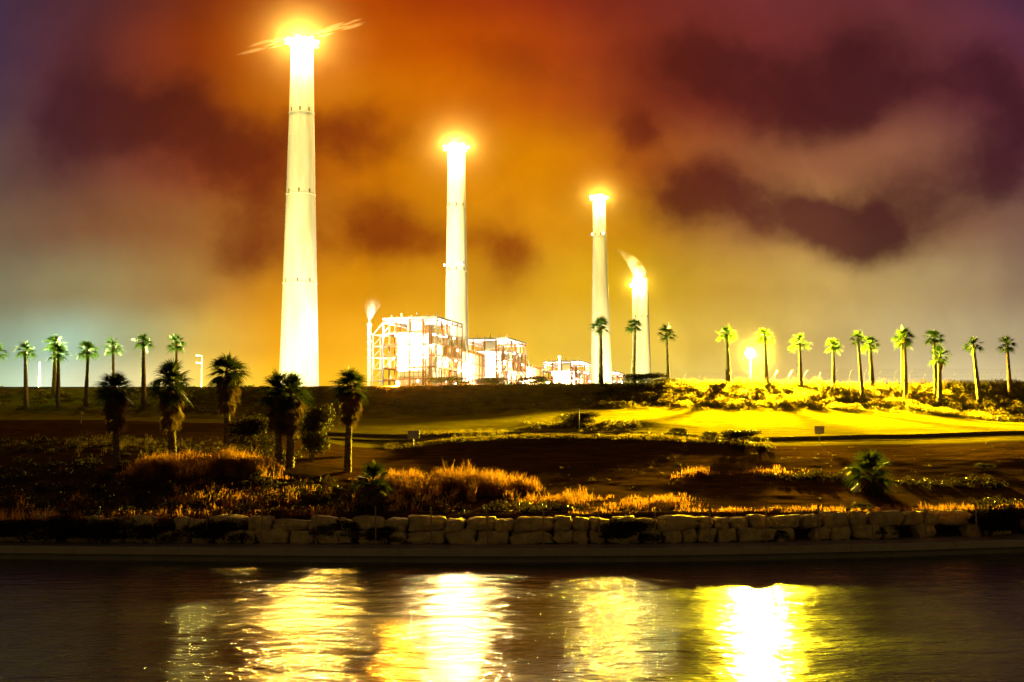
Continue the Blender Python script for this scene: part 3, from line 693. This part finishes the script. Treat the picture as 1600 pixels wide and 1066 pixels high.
# twin-arm street lamp on the left
q = at(316, 556, 176); zb = gz(q[0], 176); H = q[2]-zb
sl = empty('street_lamp', (q[0], 176, zb), label='slim twin arm street lamp behind the crest left of the big chimney', cat='street lamp')
MB().tube((0,0,-.2), (0,0,H), .09, .05, 8).build('pole', M['galv'], sl, True)
for dx, dz in ((-.62,.06),(-.62,-1.1)):
    MB().tube((0,0,H+dz-.1), (dx,0,H+dz+.05), .035, n=6).build('arm', M['galv'], sl)
    hd = MB().ball((dx-.12,0,H+dz+.05), .2, 10, 6, .45).build('lamp_head', M['galv'], sl, True)
    MB().box(dx-.24, dx, -.09, .09, H+dz-.06, H+dz-.03).build('lamp_glass', M['lamp_dim'], hd)
point('street_light', (-.75, -.1, H-.25), 3e3, (1,.80,.15), .2, sl)
# lamp pole in front of the third boiler house
q = at(874, 557, 240); zb = gz(q[0], 240); H = q[2]-zb
lp = empty('lamp_pole', (q[0], 240, zb), label='single lamp pole shining in front of the third boiler house', cat='street lamp')
MB().tube((0,0,-.2), (0,0,H), .16, .1, 8).build('pole', M['galv'], lp, True)
hd = MB().ball((0,-.2,H), .34, 12, 6, .5).build('lamp_head', M['galv'], lp, True); MB().ball((0,-.3,H-.12), .22, 10, 6, .6).build('lamp_glass', M['lamp_white'], hd)
point('pole_light', (0,-.5,H-.3), 2.5e4, (1,.9,.55), .25, lp)
for x in (30, 110, 215):  # unseen lights added behind the crest wall to brighten the left palm crowns
    q = at(x, 609, 171); point('yard_light', (q[0], 171, q[2]), 6e5, (.80,1,.16), .4)
for lx, lpw, lcol, lbl in ((622, 7e4, (1,.40,.015), 'small glaring lamp on top of the crest wall below the largest boiler house'), (856, 3.5e4, (.62,1,.5), 'small greenish white lamp on the crest wall below the third boiler house')):
    q = at(lx, 599, 163.1); zt_ = float(crestTop(q[0])[0])
    wl = empty('wall_lamp', (q[0], 163.1, zt_), label=lbl, cat='wall lamp')
    MB().tube((0,0,-.1), (0,0,.22), .05, n=8).build('bracket', M['galv'], wl)
    hd = MB().box(-.2, .2, -.1, .12, .2, .46).build('lamp_housing', M['galv'], wl); MB().box(-.17, .17, -.135, -.103, .23, .43).build('lamp_glass', M['lamp_warm' if lx == 622 else 'lamp_white'], hd)
    point('wall_light', (0, -.45, .33), lpw, lcol, .15, wl)
# plain pole on the left, lattice mast bits
q = at(62, 566, 190); zb = gz(q[0], 190)
o = MB().tube((0,0,-.2), (0,0,q[2]-zb), .16, .12, 8).build('bare_pole', M['sign_w'], None, True); o.location = (q[0],190,zb); tag(o, 'short pale bare pole behind the crest beside the overlapping palm pair', 'pole')
q = at(905, 638, 111); zb = gz(q[0], 111)
o = MB().tube((0,0,-.1), (0,0,q[2]-zb), .035, .03, 6).build('marker_post', M['sign_w'], None, True); o.location = (q[0],111,zb); tag(o, 'thin pale marker post on the ridge below the third chimney', 'post')
def sign(x, ytop, ybase, Y, w, hpx, label, mat, double=False):
    q = at(x, ybase, Y); g = gz(q[0], Y); s = F/Y; H = at(x, ytop, Y)[2]-g
    r = empty('sign', (q[0], Y, g), label=label, cat='sign'); 
    MB().box(-w/s/2, w/s/2, -.03, .03, H-hpx/s, H).build('board', mat, r)
    for a, b_ in (((-w/s/2,0,H),(w/s/2,0,H)),((-w/s/2,0,H-hpx/s),(w/s/2,0,H-hpx/s))): MB().bar((a[0],.05,a[2] + (.04 if a[2] < H else -.04)),(b_[0],.05,b_[2] + (.04 if b_[2] < H else -.04)), .05).build('frame_rail', M['galv'], r)
    MB().tube((0,.07,-.2), (0,.07,H-.05), .045, n=8).build('post', M['galv'], r)
sign(1281, 666, 692, 99, 15, 12, 'square notice board on a single white post beside the footpath on the right', M['sign'])
sign(646, 673, 700, 96.5, 18, 12.5, 'wide blank notice board on the rough grass left of centre', M['sign'])
sign(503, 651, 668, 118, 13, 9, 'small pinkish notice board above the large upright shrub', M['sign'])
sign(1562, 651, 664, 136, 6, 11, 'small white upright sign at the edge of the scrub near the right picture edge', M['sign_w'])
q = hit(126.5, 662); s = F/q[1]
r = empty('round_sign', q, label='small round yellow sign on a short post on the left lawn', cat='sign')
mb = MB(); mb.tube((0,-.02,1.0), (0,.02,1.0), .19, n=16); mb.build('disc', mat_noise('yellow_sign', (.75,.6,.1), (.8,.65,.15), 3, .5), r)
MB().tube((0,.03,-.1),(0,.03,.95), .04, n=6).build('post', M['galv'], r)

# ------------------------------------------------------------------ chimneys
def chimney(pxc, ytop, Y, wtop, wbase_px, ybase, label, lampcol, ring=12, p_ring=9e5, p_base=3e6, basecol=(1,.88,.5), lamp_mat='lamp_warm', bands=(), side=-1, flood=None, lampr=1.0, lip=True):
    q = at(pxc, ytop, Y); zt = q[2]; zg = 10.; X = q[0]
    rt = wtop/2/F*Y; zb = at(pxc, ybase, Y)[2]; rb = wbase_px/2/F*Y
    r_of = lambda z: rt + (rb-rt)*((zt-z)/(zt-zb))**1.12 if z < zt else rt
    c = empty('chimney', (X, Y, zg), label=label, cat='chimney', group='power station chimneys')
    H = zt-zg; prof = []; N = 40
    for i in range(N+1):
        z = H*i/N; prof.append((r_of(z+zg), z))
    prof += [(rt*1.04, H+.1), (rt*1.04, H+1.2), (rt*.8, H+1.2), (rt*.8, H-3)]
    MB().lathe(prof, 64).build('shaft', M['concrete'], c, False)
    for yb in bands:
        z = at(pxc, yb, Y)[2]-zg; rr = r_of(z+zg)
        gl = MB(); gl.lathe([(rr+.02,z-.5),(rr+.28,z-.25),(rr+.28,z),(rr+.02,z)], 48, caps=False)
        for k in range(24):
            a = 2*PI*k/24; gl.tube((math.cos(a)*(rr+.25),math.sin(a)*(rr+.25),z),(math.cos(a)*(rr+.25),math.sin(a)*(rr+.25),z+1.1), .05, n=4)
        gl.lathe([(rr+.22,z+1.05),(rr+.28,z+1.05),(rr+.28,z+1.12),(rr+.22,z+1.12)], 48, caps=False)
        gl.build('gallery', M['platform'], c)
        for a in (-PI/2-.75, -PI/2+.05, -PI/2+.8):
            ro = r_of(z+1.6+zg); ca, sa = math.cos(a), math.sin(a)
            wv = MB(); tx, ty = -sa, ca
            wv.add([(ca*(ro-.5)-tx*.6, sa*(ro-.5)-ty*.6, z+.3),(ca*(ro-.5)+tx*.6, sa*(ro-.5)+ty*.6, z+.3),(ca*(ro-.5)+tx*.6, sa*(ro-.5)+ty*.6, z+3.2),(ca*(ro-.5)-tx*.6, sa*(ro-.5)-ty*.6, z+3.2),
                    (ca*(ro+.12)-tx*.6, sa*(ro+.12)-ty*.6, z+.3),(ca*(ro+.12)+tx*.6, sa*(ro+.12)+ty*.6, z+.3),(ca*(ro+.12)+tx*.6, sa*(ro+.12)+ty*.6, z+3.2),(ca*(ro+.12)-tx*.6, sa*(ro+.12)-ty*.6, z+3.2)],
                   [(0,3,2,1),(4,5,6,7),(0,1,5,4),(1,2,6,5),(2,3,7,6),(3,0,4,7)])
            wv.build('door_opening', M['opening'], c)
    if ring:
        zr = H-2.2; ro = rt+2.4*lampr
        MB().lathe([(rt-.05,zr-.8),(ro,zr-.5),(ro,zr),(rt-.05,zr)], 48, caps=False).build('top_gallery', M['platform'], c)
        rl = MB(); rl.lathe([(ro-.15,zr+1.2),(ro,zr+1.2),(ro,zr+1.4),(ro-.15,zr+1.4)], 48, caps=False)
        for k in range(24):
            a = 2*PI*k/24; rl.tube((math.cos(a)*(ro-.08),math.sin(a)*(ro-.08),zr),(math.cos(a)*(ro-.08),math.sin(a)*(ro-.08),zr+1.3), .07, n=4)
        rl.build('railing', M['platform'], c)
        for k in range(ring):
            a = 2*PI*(k+.3)/ring; rr2 = ro+.9*lampr; zz = zr + (1.0 if k % 2 else 2.6)*lampr
            ar = MB(); ar.tube((math.cos(a)*ro,math.sin(a)*ro,zr),(math.cos(a)*rr2,math.sin(a)*rr2,zz), .15, n=5); arm = ar.build('lamp_arm', M['platform'], c)
            MB().ball((math.cos(a)*rr2,math.sin(a)*rr2,zz), 1.25*lampr, 10, 6, .8).build('lamp', M[lamp_mat], arm, True)
        for a, z in ((-PI/2-.95,.5),(-PI/2,.8),(-PI/2+.95,.3)):
            point('chimney_light', (math.cos(a)*(rt+6.5), math.sin(a)*(rt+6.5), zr+z), p_ring, lampcol, 1.2, c)
        point('chimney_light', (0, 0, H+4.5), p_ring*.8, lampcol, 1.2, c)
    l = bpy.data.lights.new('shaft_flood', 'SPOT'); l.energy = p_base; l.color = basecol; l.spot_size = math.radians(80); l.spot_blend = .7; l.shadow_soft_size = 2
    o = bpy.data.objects.new('shaft_flood', l); COL.objects.link(o); o.location = flood or (X+side*20, Y-170, 14)
    dv = Vector((X, Y, zg+H*(.5 if not flood else .6)))-o.location; o.rotation_euler = dv.to_track_quat('-Z','Y').to_euler()
    return c, X, Y, zt, rt
C1 = chimney(472.5, 66, 850, 35, 62, 604, 'tallest white floodlit chimney on the left, its top wrapped in blinding lamps', (1,.66,.18), 14, 9e5, 0.85e7, (1,.85,.30), bands=(178,305,444))
C2 = chimney(713, 230, 966, 27, 40, 600, 'second tallest white chimney rising behind the largest boiler house', (1,.66,.18), 12, 6e5, 3.2e6, (1,.86,.36), bands=(325,425), lampr=.9, flood=(-47-45, 966-125, 108))
C3 = chimney(936, 308, 1176, 19, 34, 600, 'slim yellow lit chimney right of the boiler houses with lamps at its top', (1,.70,.15), 8, 4e5, 1.2e6, (1,.76,.09), bands=(370,), lampr=.85)
C4 = chimney(1000, 438, 1250, 24, 31, 600, 'shortest chimney, white, with steam blowing left from its top', (1,.78,.15), 0, 0, 3.2e6, (1,.86,.36), bands=(498,))
c, X, Y, zt, rt = C4
for sx_, sy_ in ((-1,-.35),(.15,-1)):
    lo = (sx_*(rt+1.5), sy_*(rt+1.0), zt-10-6); ar = MB().tube((sx_*rt*.9, sy_*rt*.9, lo[2]-1), lo, .2, n=6).build('lamp_arm', M['platform'], c)
    MB().ball(lo, 1.5, 10, 6, 1.6).build('lamp', M['lamp_warm'], arm := ar, True); point('chimney_light', (lo[0]*1.3, lo[1]*1.3-1, lo[2]+1), 4e5, (1,.75,.1), 1., c)
point('plume_light', (-6, -6, zt-10+1), 2.2e5, (1,.92,.7), 1., c)
for C_, pw, cl in ((C1, 6e6, (1,.50,.03)), (C2, 6e6, (1,.66,.20)), (C3, 7e5, (1,.64,.0))):
    c, X, Y, zt, rt = C_; spot('chimney_beam', (X, Y-rt-5, zt+.5), (0, 40, 0), pw, cl, 80, .6, 3., c)  # added beams without lamp bodies, aimed at the river for its reflections
# small white obstruction lamps half way up
for C_, yb in ((C2,419),(C3,372)):
    c, X, Y, zt, rt = C_; z = at(0, yb, Y)[2]-10
    for a in (-PI/2-1.45, -PI/2+.5):
        rr = rt*1.28 if C_ is C2 else rt*1.12
        MB().ball((math.cos(a)*(rr+1), math.sin(a)*(rr+1), z), .75, 8, 6, 1.6).build('beacon', M['lamp_dim'], c, True)

# ------------------------------------------------------------------ boiler houses
RD = math.atan2(197, 663)      # the row runs away to the right
def boiler(W_, D_, H_):
    r = empty('boiler_house', (0,0,0), -RD)
    nx, ny, nl = 4, 5, 10; lv = [H_*.98*k/nl for k in range(nl+1)]
    for i in range(nx+1):
        for j in range(ny+1):
            if 0 < i < nx and 0 < j < ny: continue
            x = -W_/2+W_*i/nx; y = D_*j/ny; top = H_ if not (i == 0 and j == 0) else H_*.985
            MB().box(x-.55, x+.55, y-.55, y+.55, 0, top).build('column', M['steel' if (i in (0, nx) and j == 0) else 'rust'], r)
    for k in range(1, nl+1):
        z = lv[k]; mb = MB()
        for i in range(nx+1):
            x = -W_/2+W_*i/nx
            if i in (0, nx): mb.box(x-.35, x+.35, .56, D_-.56, z-.5, z+.5)
        for y in (0, D_):
            mb.box(-W_/2+.56, W_/2-.56, y-.35, y+.35, z-.5, z+.5)
        mb.build('floor_beam', M['steel' if k > 8 else 'rust'], r)
        if k < nl:
            ring = MB(); a = 6.5; ring.box(-W_/2+.4, W_/2-.4, .4, a, z-.12, z+.02); ring.box(W_/2-a, W_/2-.4, a, D_-.4, z-.12, z+.02); ring.box(-W_/2+.4, -W_/2+a, a, D_-.4, z-.12, z+.02)
            ring.build('floor_grating', M['rust'], r)
            rail = MB()
            for hz in (.55, 1.1):
                rail.box(-W_/2+.6, W_/2-.6, -.42, -.36, z+hz, z+hz+.07); rail.box(W_/2+.36, W_/2+.42, .6, D_-.6, z+hz, z+hz+.07)
            rail.build('railing', M['steel'], r)
    for k in range(2, nl, 2):
        z0, z1 = lv[k], lv[k+1]
        for i in ((0,) if k % 4 else (1, 2)):
            x0 = -W_/2+W_*i/nx; x1 = x0+W_/nx; MB().bar((x0,-.1,z0),(x1,-.1,z1), .45).build('brace', M['steel'], r)
        for j in ((1,) if k % 4 else (0, 3)):
            y0 = D_*j/ny; y1 = y0+D_/ny; MB().bar((W_/2+.1,y0,z1),(W_/2+.1,y1,z0), .45).build('brace', M['steel'], r)
    b1 = MB().box(-W_*.30, W_*.31, 8.5, D_*.82, H_*.05, H_*.90).build('boiler_casing', M['casing'], r)
    rib = MB()
    for k in range(12):
        z = H_*(.12+.065*k); rib.box(-W_*.30-.4, W_*.31+.4, 8.1, D_*.82+.4, z, z+.7)
    rib.build('stiffener', M['duct'], b1)
    rf = MB(); z = H_
    rf.box(-W_/2-.4, W_/2+.9, -.9, D_+.9, z+.02, z+1.5)
    for k in range(9): rf.box(-W_/2+1+k*(W_-3)/8, -W_/2+1.5+k*(W_-3)/8, -.6, D_+.6, z+1.52, z+2.3)
    roof = rf.build('roof', M['steel'], r)
    for i in range(6):
        x = -W_/2+5+i*(W_-9)/5; MB().tube((x, 5+3*(i % 3), z+.5), (x, 5+3*(i % 3), z+4.2+1.2*(i % 2)), .5, .4, 8).build('vent', M['duct'], roof)
    sc = MB().box(-W_*.05, W_*.28, .8, 1.2, H_*.90, H_*.985).build('cladding_panel', M['casing'], r)
    el = MB()      # open lift and stair tower, in the backlit rust tone
    ex, ey = W_*.36, -3.2
    for a, b_ in ((-2.2,-2.2),(2.2,-2.2),(2.2,2.2),(-2.2,2.2)): el.box(ex+a-.4, ex+a+.4, ey+b_-.4, ey+b_+.4, 0, H_*.93)
    for k in range(24):
        z = H_*.93*(k+1)/24; el.box(ex-2.2, ex+2.2, ey-2.45, ey-2.05, z-.3, z); 
        el.bar((ex-2.2 if k % 2 else ex+2.2, ey-2.3, z), (ex+2.2 if k % 2 else ex-2.2, ey-2.3, z-H_*.93/24), .35, .5)
    el.build('lift_tower', M['rust'], r)
    for k in range(nl-1):      # secondary posts, cable trays and pipes in front of the casing
        sp_ = MB(); z0, z1 = lv[k]+.5, lv[k+1]-.5
        for q_ in range(7):
            x = -W_*.28+q_*W_*.085+random.uniform(-.6,.6); sp_.box(x-.14, x+.14, 2.0, 2.3, z0, z1)
        for q_ in range(8):
            y = D_*.08+q_*D_*.115+random.uniform(-.8,.8); sp_.box(W_/2-2.3, W_/2-2.0, y-.14, y+.14, z0, z1)
        hz_ = z0+random.uniform(1.5,6); sp_.box(-W_*.3, W_*.2, 2.32, 2.8, hz_, hz_+.35); sp_.box(W_/2-2.9, W_/2-2.32, D_*.1, D_*.85, hz_+1, hz_+1.35)
        sp_.build('cable_rack', M['rust'], r)
    pp = MB()      # pipework
    for k in range(5):
        x = W_*.36+(-1.2+k*.7); pp.tube((x, 3.5+k*.4, H_*.3), (x, 3.5+k*.4, H_*.95), .35, n=8)
    pp.build('riser_pipe', M['duct'], r)
    for k in range(3):
        y0 = D_*(.25+.2*k); MB().tube((W_*.33, y0, H_*.55), (W_*.47, y0, H_*(.82+.03*k)), 2.2, n=14).build('duct', M['duct'], r)
    lt = MB()      # left stair bay, lower than the house, with raking top
    for a, b_ in ((-9,2),(-9,16),(-.8,2),(-.8,16)): lt.box(-W_/2+a-.4, -W_/2+a+.4, b_-.4, b_+.4, 0, H_*.88)
    for k in range(9):
        z = H_*.88*(k+1)/9; lt.box(-W_/2-9.3, -W_/2-.6, 1.7, 2.3, z-.5, z); lt.box(-W_/2-9.3, -W_/2-8.7, 2.3, 16, z-.5, z); lt.box(-W_/2-9, -W_/2-.6, 2.3, 16, z-.62, z-.52)
        lt.bar((-W_/2-9, 1.9, z-H_*.88/9), (-W_/2-.8, 1.9, z-.4), .4)
    lt.bar((-W_/2-9, 2, H_*.88), (-W_/2-.3, .3, H_*.98), .6); lt.bar((-W_/2-9, 16, H_*.88), (-W_/2-.3, 16, H_*.98), .6)
    lt.build('stair_bay', M['steel'], r)
    # rear annex (precipitators) lower and boxy
    an = MB().box(-W_*.35, W_*.46, D_+4, D_+62, 0, H_*.80); an.box(-W_*.1, W_*.3, D_+6, D_+26, H_*.80, H_*.90)
    an.build('precipitator', M['casing'], r)
    af = MB()
    for k in range(8):
        y = D_+4+k*8.2; af.box(W_*.46+.3, W_*.46+1.1, y-.4, y+.4, 0, H_*.80)
    for k in range(7):
        z = H_*(.2+.095*k); af.box(W_*.46+.3, W_*.46+1.0, D_+4.4, D_+61, z-.3, z+.3)
    af.build('precipitator_frame', M['rust'], r)
    bk = MB(); bk.bar((W_/2, D_+.5, H_*.97), (W_*.5, D_+16, H_*.72), .7); bk.bar((-W_*.3, D_+.5, H_*.97), (-W_*.3, D_+16, H_*.72), .7); bk.build('raking_strut', M['steel'], r)
    # lamps on the floors
    for k in range(3, nl):
        for x, y in ((-W_*.28, -.9), (W_*.12, -.9), (W_/2+.9, D_*.3), (W_/2+.9, D_*.72)):
            if random.random() < .72:
                MB().ball((x+random.uniform(-3,3) if y < 0 else x, y if y < 0 else y+random.uniform(-5,5), lv[k]-1.6), .62, 8, 6).build('lamp', M['lamp_white'], r, True)
    return r
BW, BD, BH = 43., 58., 88.
PB = {'white': (1,.93,.74), 'warm': (1,.80,.42)}
spots = [(682, 494, 845, 'largest and nearest boiler house, floodlit white inside an open steel frame'),(793, 527, 1012, 'second boiler house in the receding row, behind and right of the largest'),
         (906, 563, 1300, 'third boiler house, small and white, behind the lamp pole'),(962, 580, 1508, 'fourth and smallest boiler house at the foot of the slim yellow chimney')]
proto = None
for i, (cx, yt, Y, lb) in enumerate(spots):
    q = at(cx, yt, Y); zg = 10.
    if proto is None: proto = boiler(BW, BD, q[2]-zg-1.5); o = proto; H0 = q[2]-zg-1.5
    else: o = copy_tree(proto); o.scale = (1, 1, (q[2]-zg-1.5)/H0)
    ca, sa = math.cos(-RD), math.sin(-RD); o.location = (q[0]-ca*BW/2, Y-sa*BW/2, zg); o.rotation_euler = (0,0,-RD)
    tag(o, lb, 'power plant', 'boiler houses of the power station')
BH = H0
def unit_lights(o, pw, zs):
    for (x, y, z, p_, c_) in [(-BW*.25,3.2,.62,1.,'warm'),(BW*.16,3.4,.70,1.1,'white'),(-BW*.05,3.,.86,1.,'white'),(BW*.43,BD*.25,.62,1.1,'warm'),(BW*.43,BD*.65,.80,1.1,'white'),(BW*.43,BD*.45,.90,.7,'white'),(BW*.75,BD*.3,.56,.25,'warm'),(BW*.40,5,.78,.6,'warm'),(BW*.6,BD+20,.62,1.0,'warm'),(-BW*.40,10,.90,.35,'white')]:
        point('plant_light', (x, y, z*BH), p_*pw, PB[c_], .8, o)
units = [o for o in bpy.data.objects if o.name.startswith('boiler_house')]
for o, pw in zip(units, (3.4e5, 4.4e5, 5e5, 5.5e5)): unit_lights(o, pw, 1)
# vent stack at the left corner
q0 = at(577, 506, 838); zt = q0[2]
vs = empty('vent_stack', (q0[0], 838, 10), label='slim vent pipe at the left corner of the largest boiler house', cat='vent pipe')
MB().tube((0,0,0), (0,0,zt-10-2), 1.3, 1.1, 12).build('pipe', M['casing'], vs, True)
MB().lathe([(1.12,zt-13),(1.7,zt-12.4),(1.7,zt-10),(1.35,zt-10),(1.35,zt-12)], 16).build('flared_tip', M['duct'], vs, True)
fr = MB()
for k in range(9): 
    z = (zt-10)*(.35+.07*k); fr.lathe([(1.35,z-.3),(2.4,z-.3),(2.4,z),(1.35,z)], 12, caps=False)
fr.build('ladder_ring', M['steel'], vs)
point('vent_light', (2.2,-5,zt-10+.5), 1.2e5, (1,.9,.62), .6, vs)

# ------------------------------------------------------------------ steam, and volumes added for glow
def mat_steam(name, dens, nscale, col=(.95,.93,.9), stretch=(1,1,1), thr=(.35,.7), grad=None):
    m, t, p = base(name); t.n.remove(p); v = t.new('ShaderNodeVolumePrincipled'); v.inputs['Color'].default_value = c4(col)
    co_ = t.new('ShaderNodeTexCoord'); q = t.vec('MULTIPLY', co_.outputs['Object'], stretch)
    dn = t.math('MULTIPLY', t.mapr(t.noise(q, nscale, 4, .6), thr[0], thr[1]), dens)
    if grad:      # thins out along the plume
        g = t.new('ShaderNodeSeparateXYZ'); t.l.new(co_.outputs['Object'], g.inputs[0])
        dn = t.math('MULTIPLY', dn, t.mapr(g.outputs[grad[0]], grad[1], grad[2], 1., 0.))
    t.set(v.inputs['Density'], dn); t.l.new(v.outputs[0], t.n['Material Output'].inputs['Volume']); return m
def plume(name, path, mat, label, loc):
    V = []; Fc = []; n = 14
    for i, (x, y, z, r) in enumerate(path):
        for k in range(n):
            a = 2*PI*k/n; rr = r*(1+.12*math.sin(3*a+i*1.7)); V.append((x+rr*math.cos(a), y+rr*math.sin(a), z+.25*rr*math.sin(a+i)))
    for i in range(len(path)-1):
        for k in range(n): Fc.append((i*n+k, i*n+(k+1) % n, (i+1)*n+(k+1) % n, (i+1)*n+k))
    Fc += [tuple(range(n-1,-1,-1)), tuple(range((len(path)-1)*n, len(path)*n))]
    o = MB().add(V, Fc).build(name, mat, None, True); o.location = loc; return tag(o, label, 'steam')
plume('steam_plume', [(0,0,.2,.8),(.3,0,3,1.5),(.9,0,6.5,3.2),(1.8,0,11,5.2),(2.2,0,15,5.8),(2.8,0,19,5.0),(3.2,0,23,3.)], mat_steam('vent_steam', .10, .26, stretch=(1,1,.3), thr=(.42,.66), grad=(2,3,22)),
      'white steam rising from the slim vent pipe beside the largest boiler house', (q0[0], 838, zt))
c, X, Y, zt4, rt4 = C4
plume('steam_plume', [(0,0,.3,rt4*.85),(-1.5,0,8,7.6),(-5,0,16,7.2),(-10,0,23,6.6),(-17,0,29,5.6),(-25,0,34,4.),(-32,0,37,1.5)], mat_steam('stack_steam', .05, .085, thr=(.30,.66), grad=(2,8,37)),
      'white steam plume bending left above the shortest chimney', (X, Y, zt4+1.3))
c, X, Y, zt1, rt1 = C1
for sgn, lb in ((-1,'thin yellow lit smoke wisps drifting left from the tallest chimney top'),(1,'thin yellow lit smoke wisps drifting right from the tallest chimney top')):
    mb = MB(); rr_ = random.Random(5+sgn)
    for k in range(13):
        L = rr_.uniform(9,20); x0 = rr_.uniform(9, 36); z0 = (x0+L/2)*.24*1.0 + rr_.uniform(-4.5,3.5)
        cx_ = x0+L/2; V = []; n = 8; m_ = 8; Fc = []
        for i in range(m_+1):
            f = i/m_; rr2 = max(.03, .75*math.sin(PI*f)); 
            for j in range(n):
                a = 2*PI*j/n; V.append((sgn*(x0+L*f), rr2*math.cos(a)*1.5, sgn*(z0+(f-.5)*L*.30)+ (2.5 if sgn > 0 else 3.) + rr2*.7*math.sin(a)))
        for i in range(m_):
            for j in range(n): Fc.append((i*n+j, i*n+(j+1) % n, (i+1)*n+(j+1) % n, (i+1)*n+j))
        Fc += [tuple(range(n-1,-1,-1)), tuple(range(m_*n, (m_+1)*n))]
        if sgn > 0: Fc = [q_[::-1] for q_ in Fc]
        mb.add(V, Fc)
    o = mb.build('smoke_wisp', mat_steam('wisp_smoke', .0045, .5, (1,.9,.6), (.14,1,1), (.40,.75)), None, True); o.location = (X, Y-4, zt1); tag(o, lb, 'smoke')
# mist volumes added to make the glow round the chimney tops and the floodlight
def mist(name, c, rad, dens, col, pw=3.):
    m, t, p = base(name); t.n.remove(p); v = t.new('ShaderNodeVolumePrincipled'); v.inputs['Color'].default_value = c4(col)
    r_ = t.vec('LENGTH', t.new('ShaderNodeTexCoord').outputs['Object'])
    k = t.math('MAXIMUM', t.math('SUBTRACT', 1., t.math('DIVIDE', r_, rad)), 0.)
    t.set(v.inputs['Density'], t.math('MULTIPLY', t.math('POWER', k, pw), dens)); t.l.new(v.outputs[0], t.n['Material Output'].inputs['Volume'])
    o = MB().ball((0,0,0), rad, 20, 12).build('lit_mist', m, None, True); o.location = c; tag(o, kind='stuff')
for C_, rad, dn in ((C1,85,.0012),(C2,70,.0012),(C3,60,.0012),(C4,50,.002)):
    c, X, Y, zt, rt = C_; mist('stack_mist', (X, Y, zt-1 if C_ is not C4 else zt-6), rad, dn, (1,.85,.45))
mm = at(700, 640, 148); mist('bank_mist', tuple(mm), 21., .0045, (1,.66,.30), 1.6)  # volume added to imitate the lens-flare veil over the bank
mist('lamp_mist', (fl.location.x, 175.2, fl.location.z+H_LAMP), 9.5, .0034, (1,.95,.85), 4.7)
# ------------------------------------------------------------------ render settings
vs_ = S.view_settings; vs_.view_transform = 'Standard'; vs_.look = 'None'; vs_.gamma = 1; vs_.exposure = 0
cy = S.cycles; cy.use_denoising = True; cy.max_bounces = 6; cy.diffuse_bounces = 2; cy.glossy_bounces = 3; cy.transmission_bounces = 3; cy.volume_bounces = 0; cy.transparent_max_bounces = 8
cy.sample_clamp_indirect = 4.; cy.use_light_tree = True; cy.caustics_reflective = False; cy.caustics_refractive = False
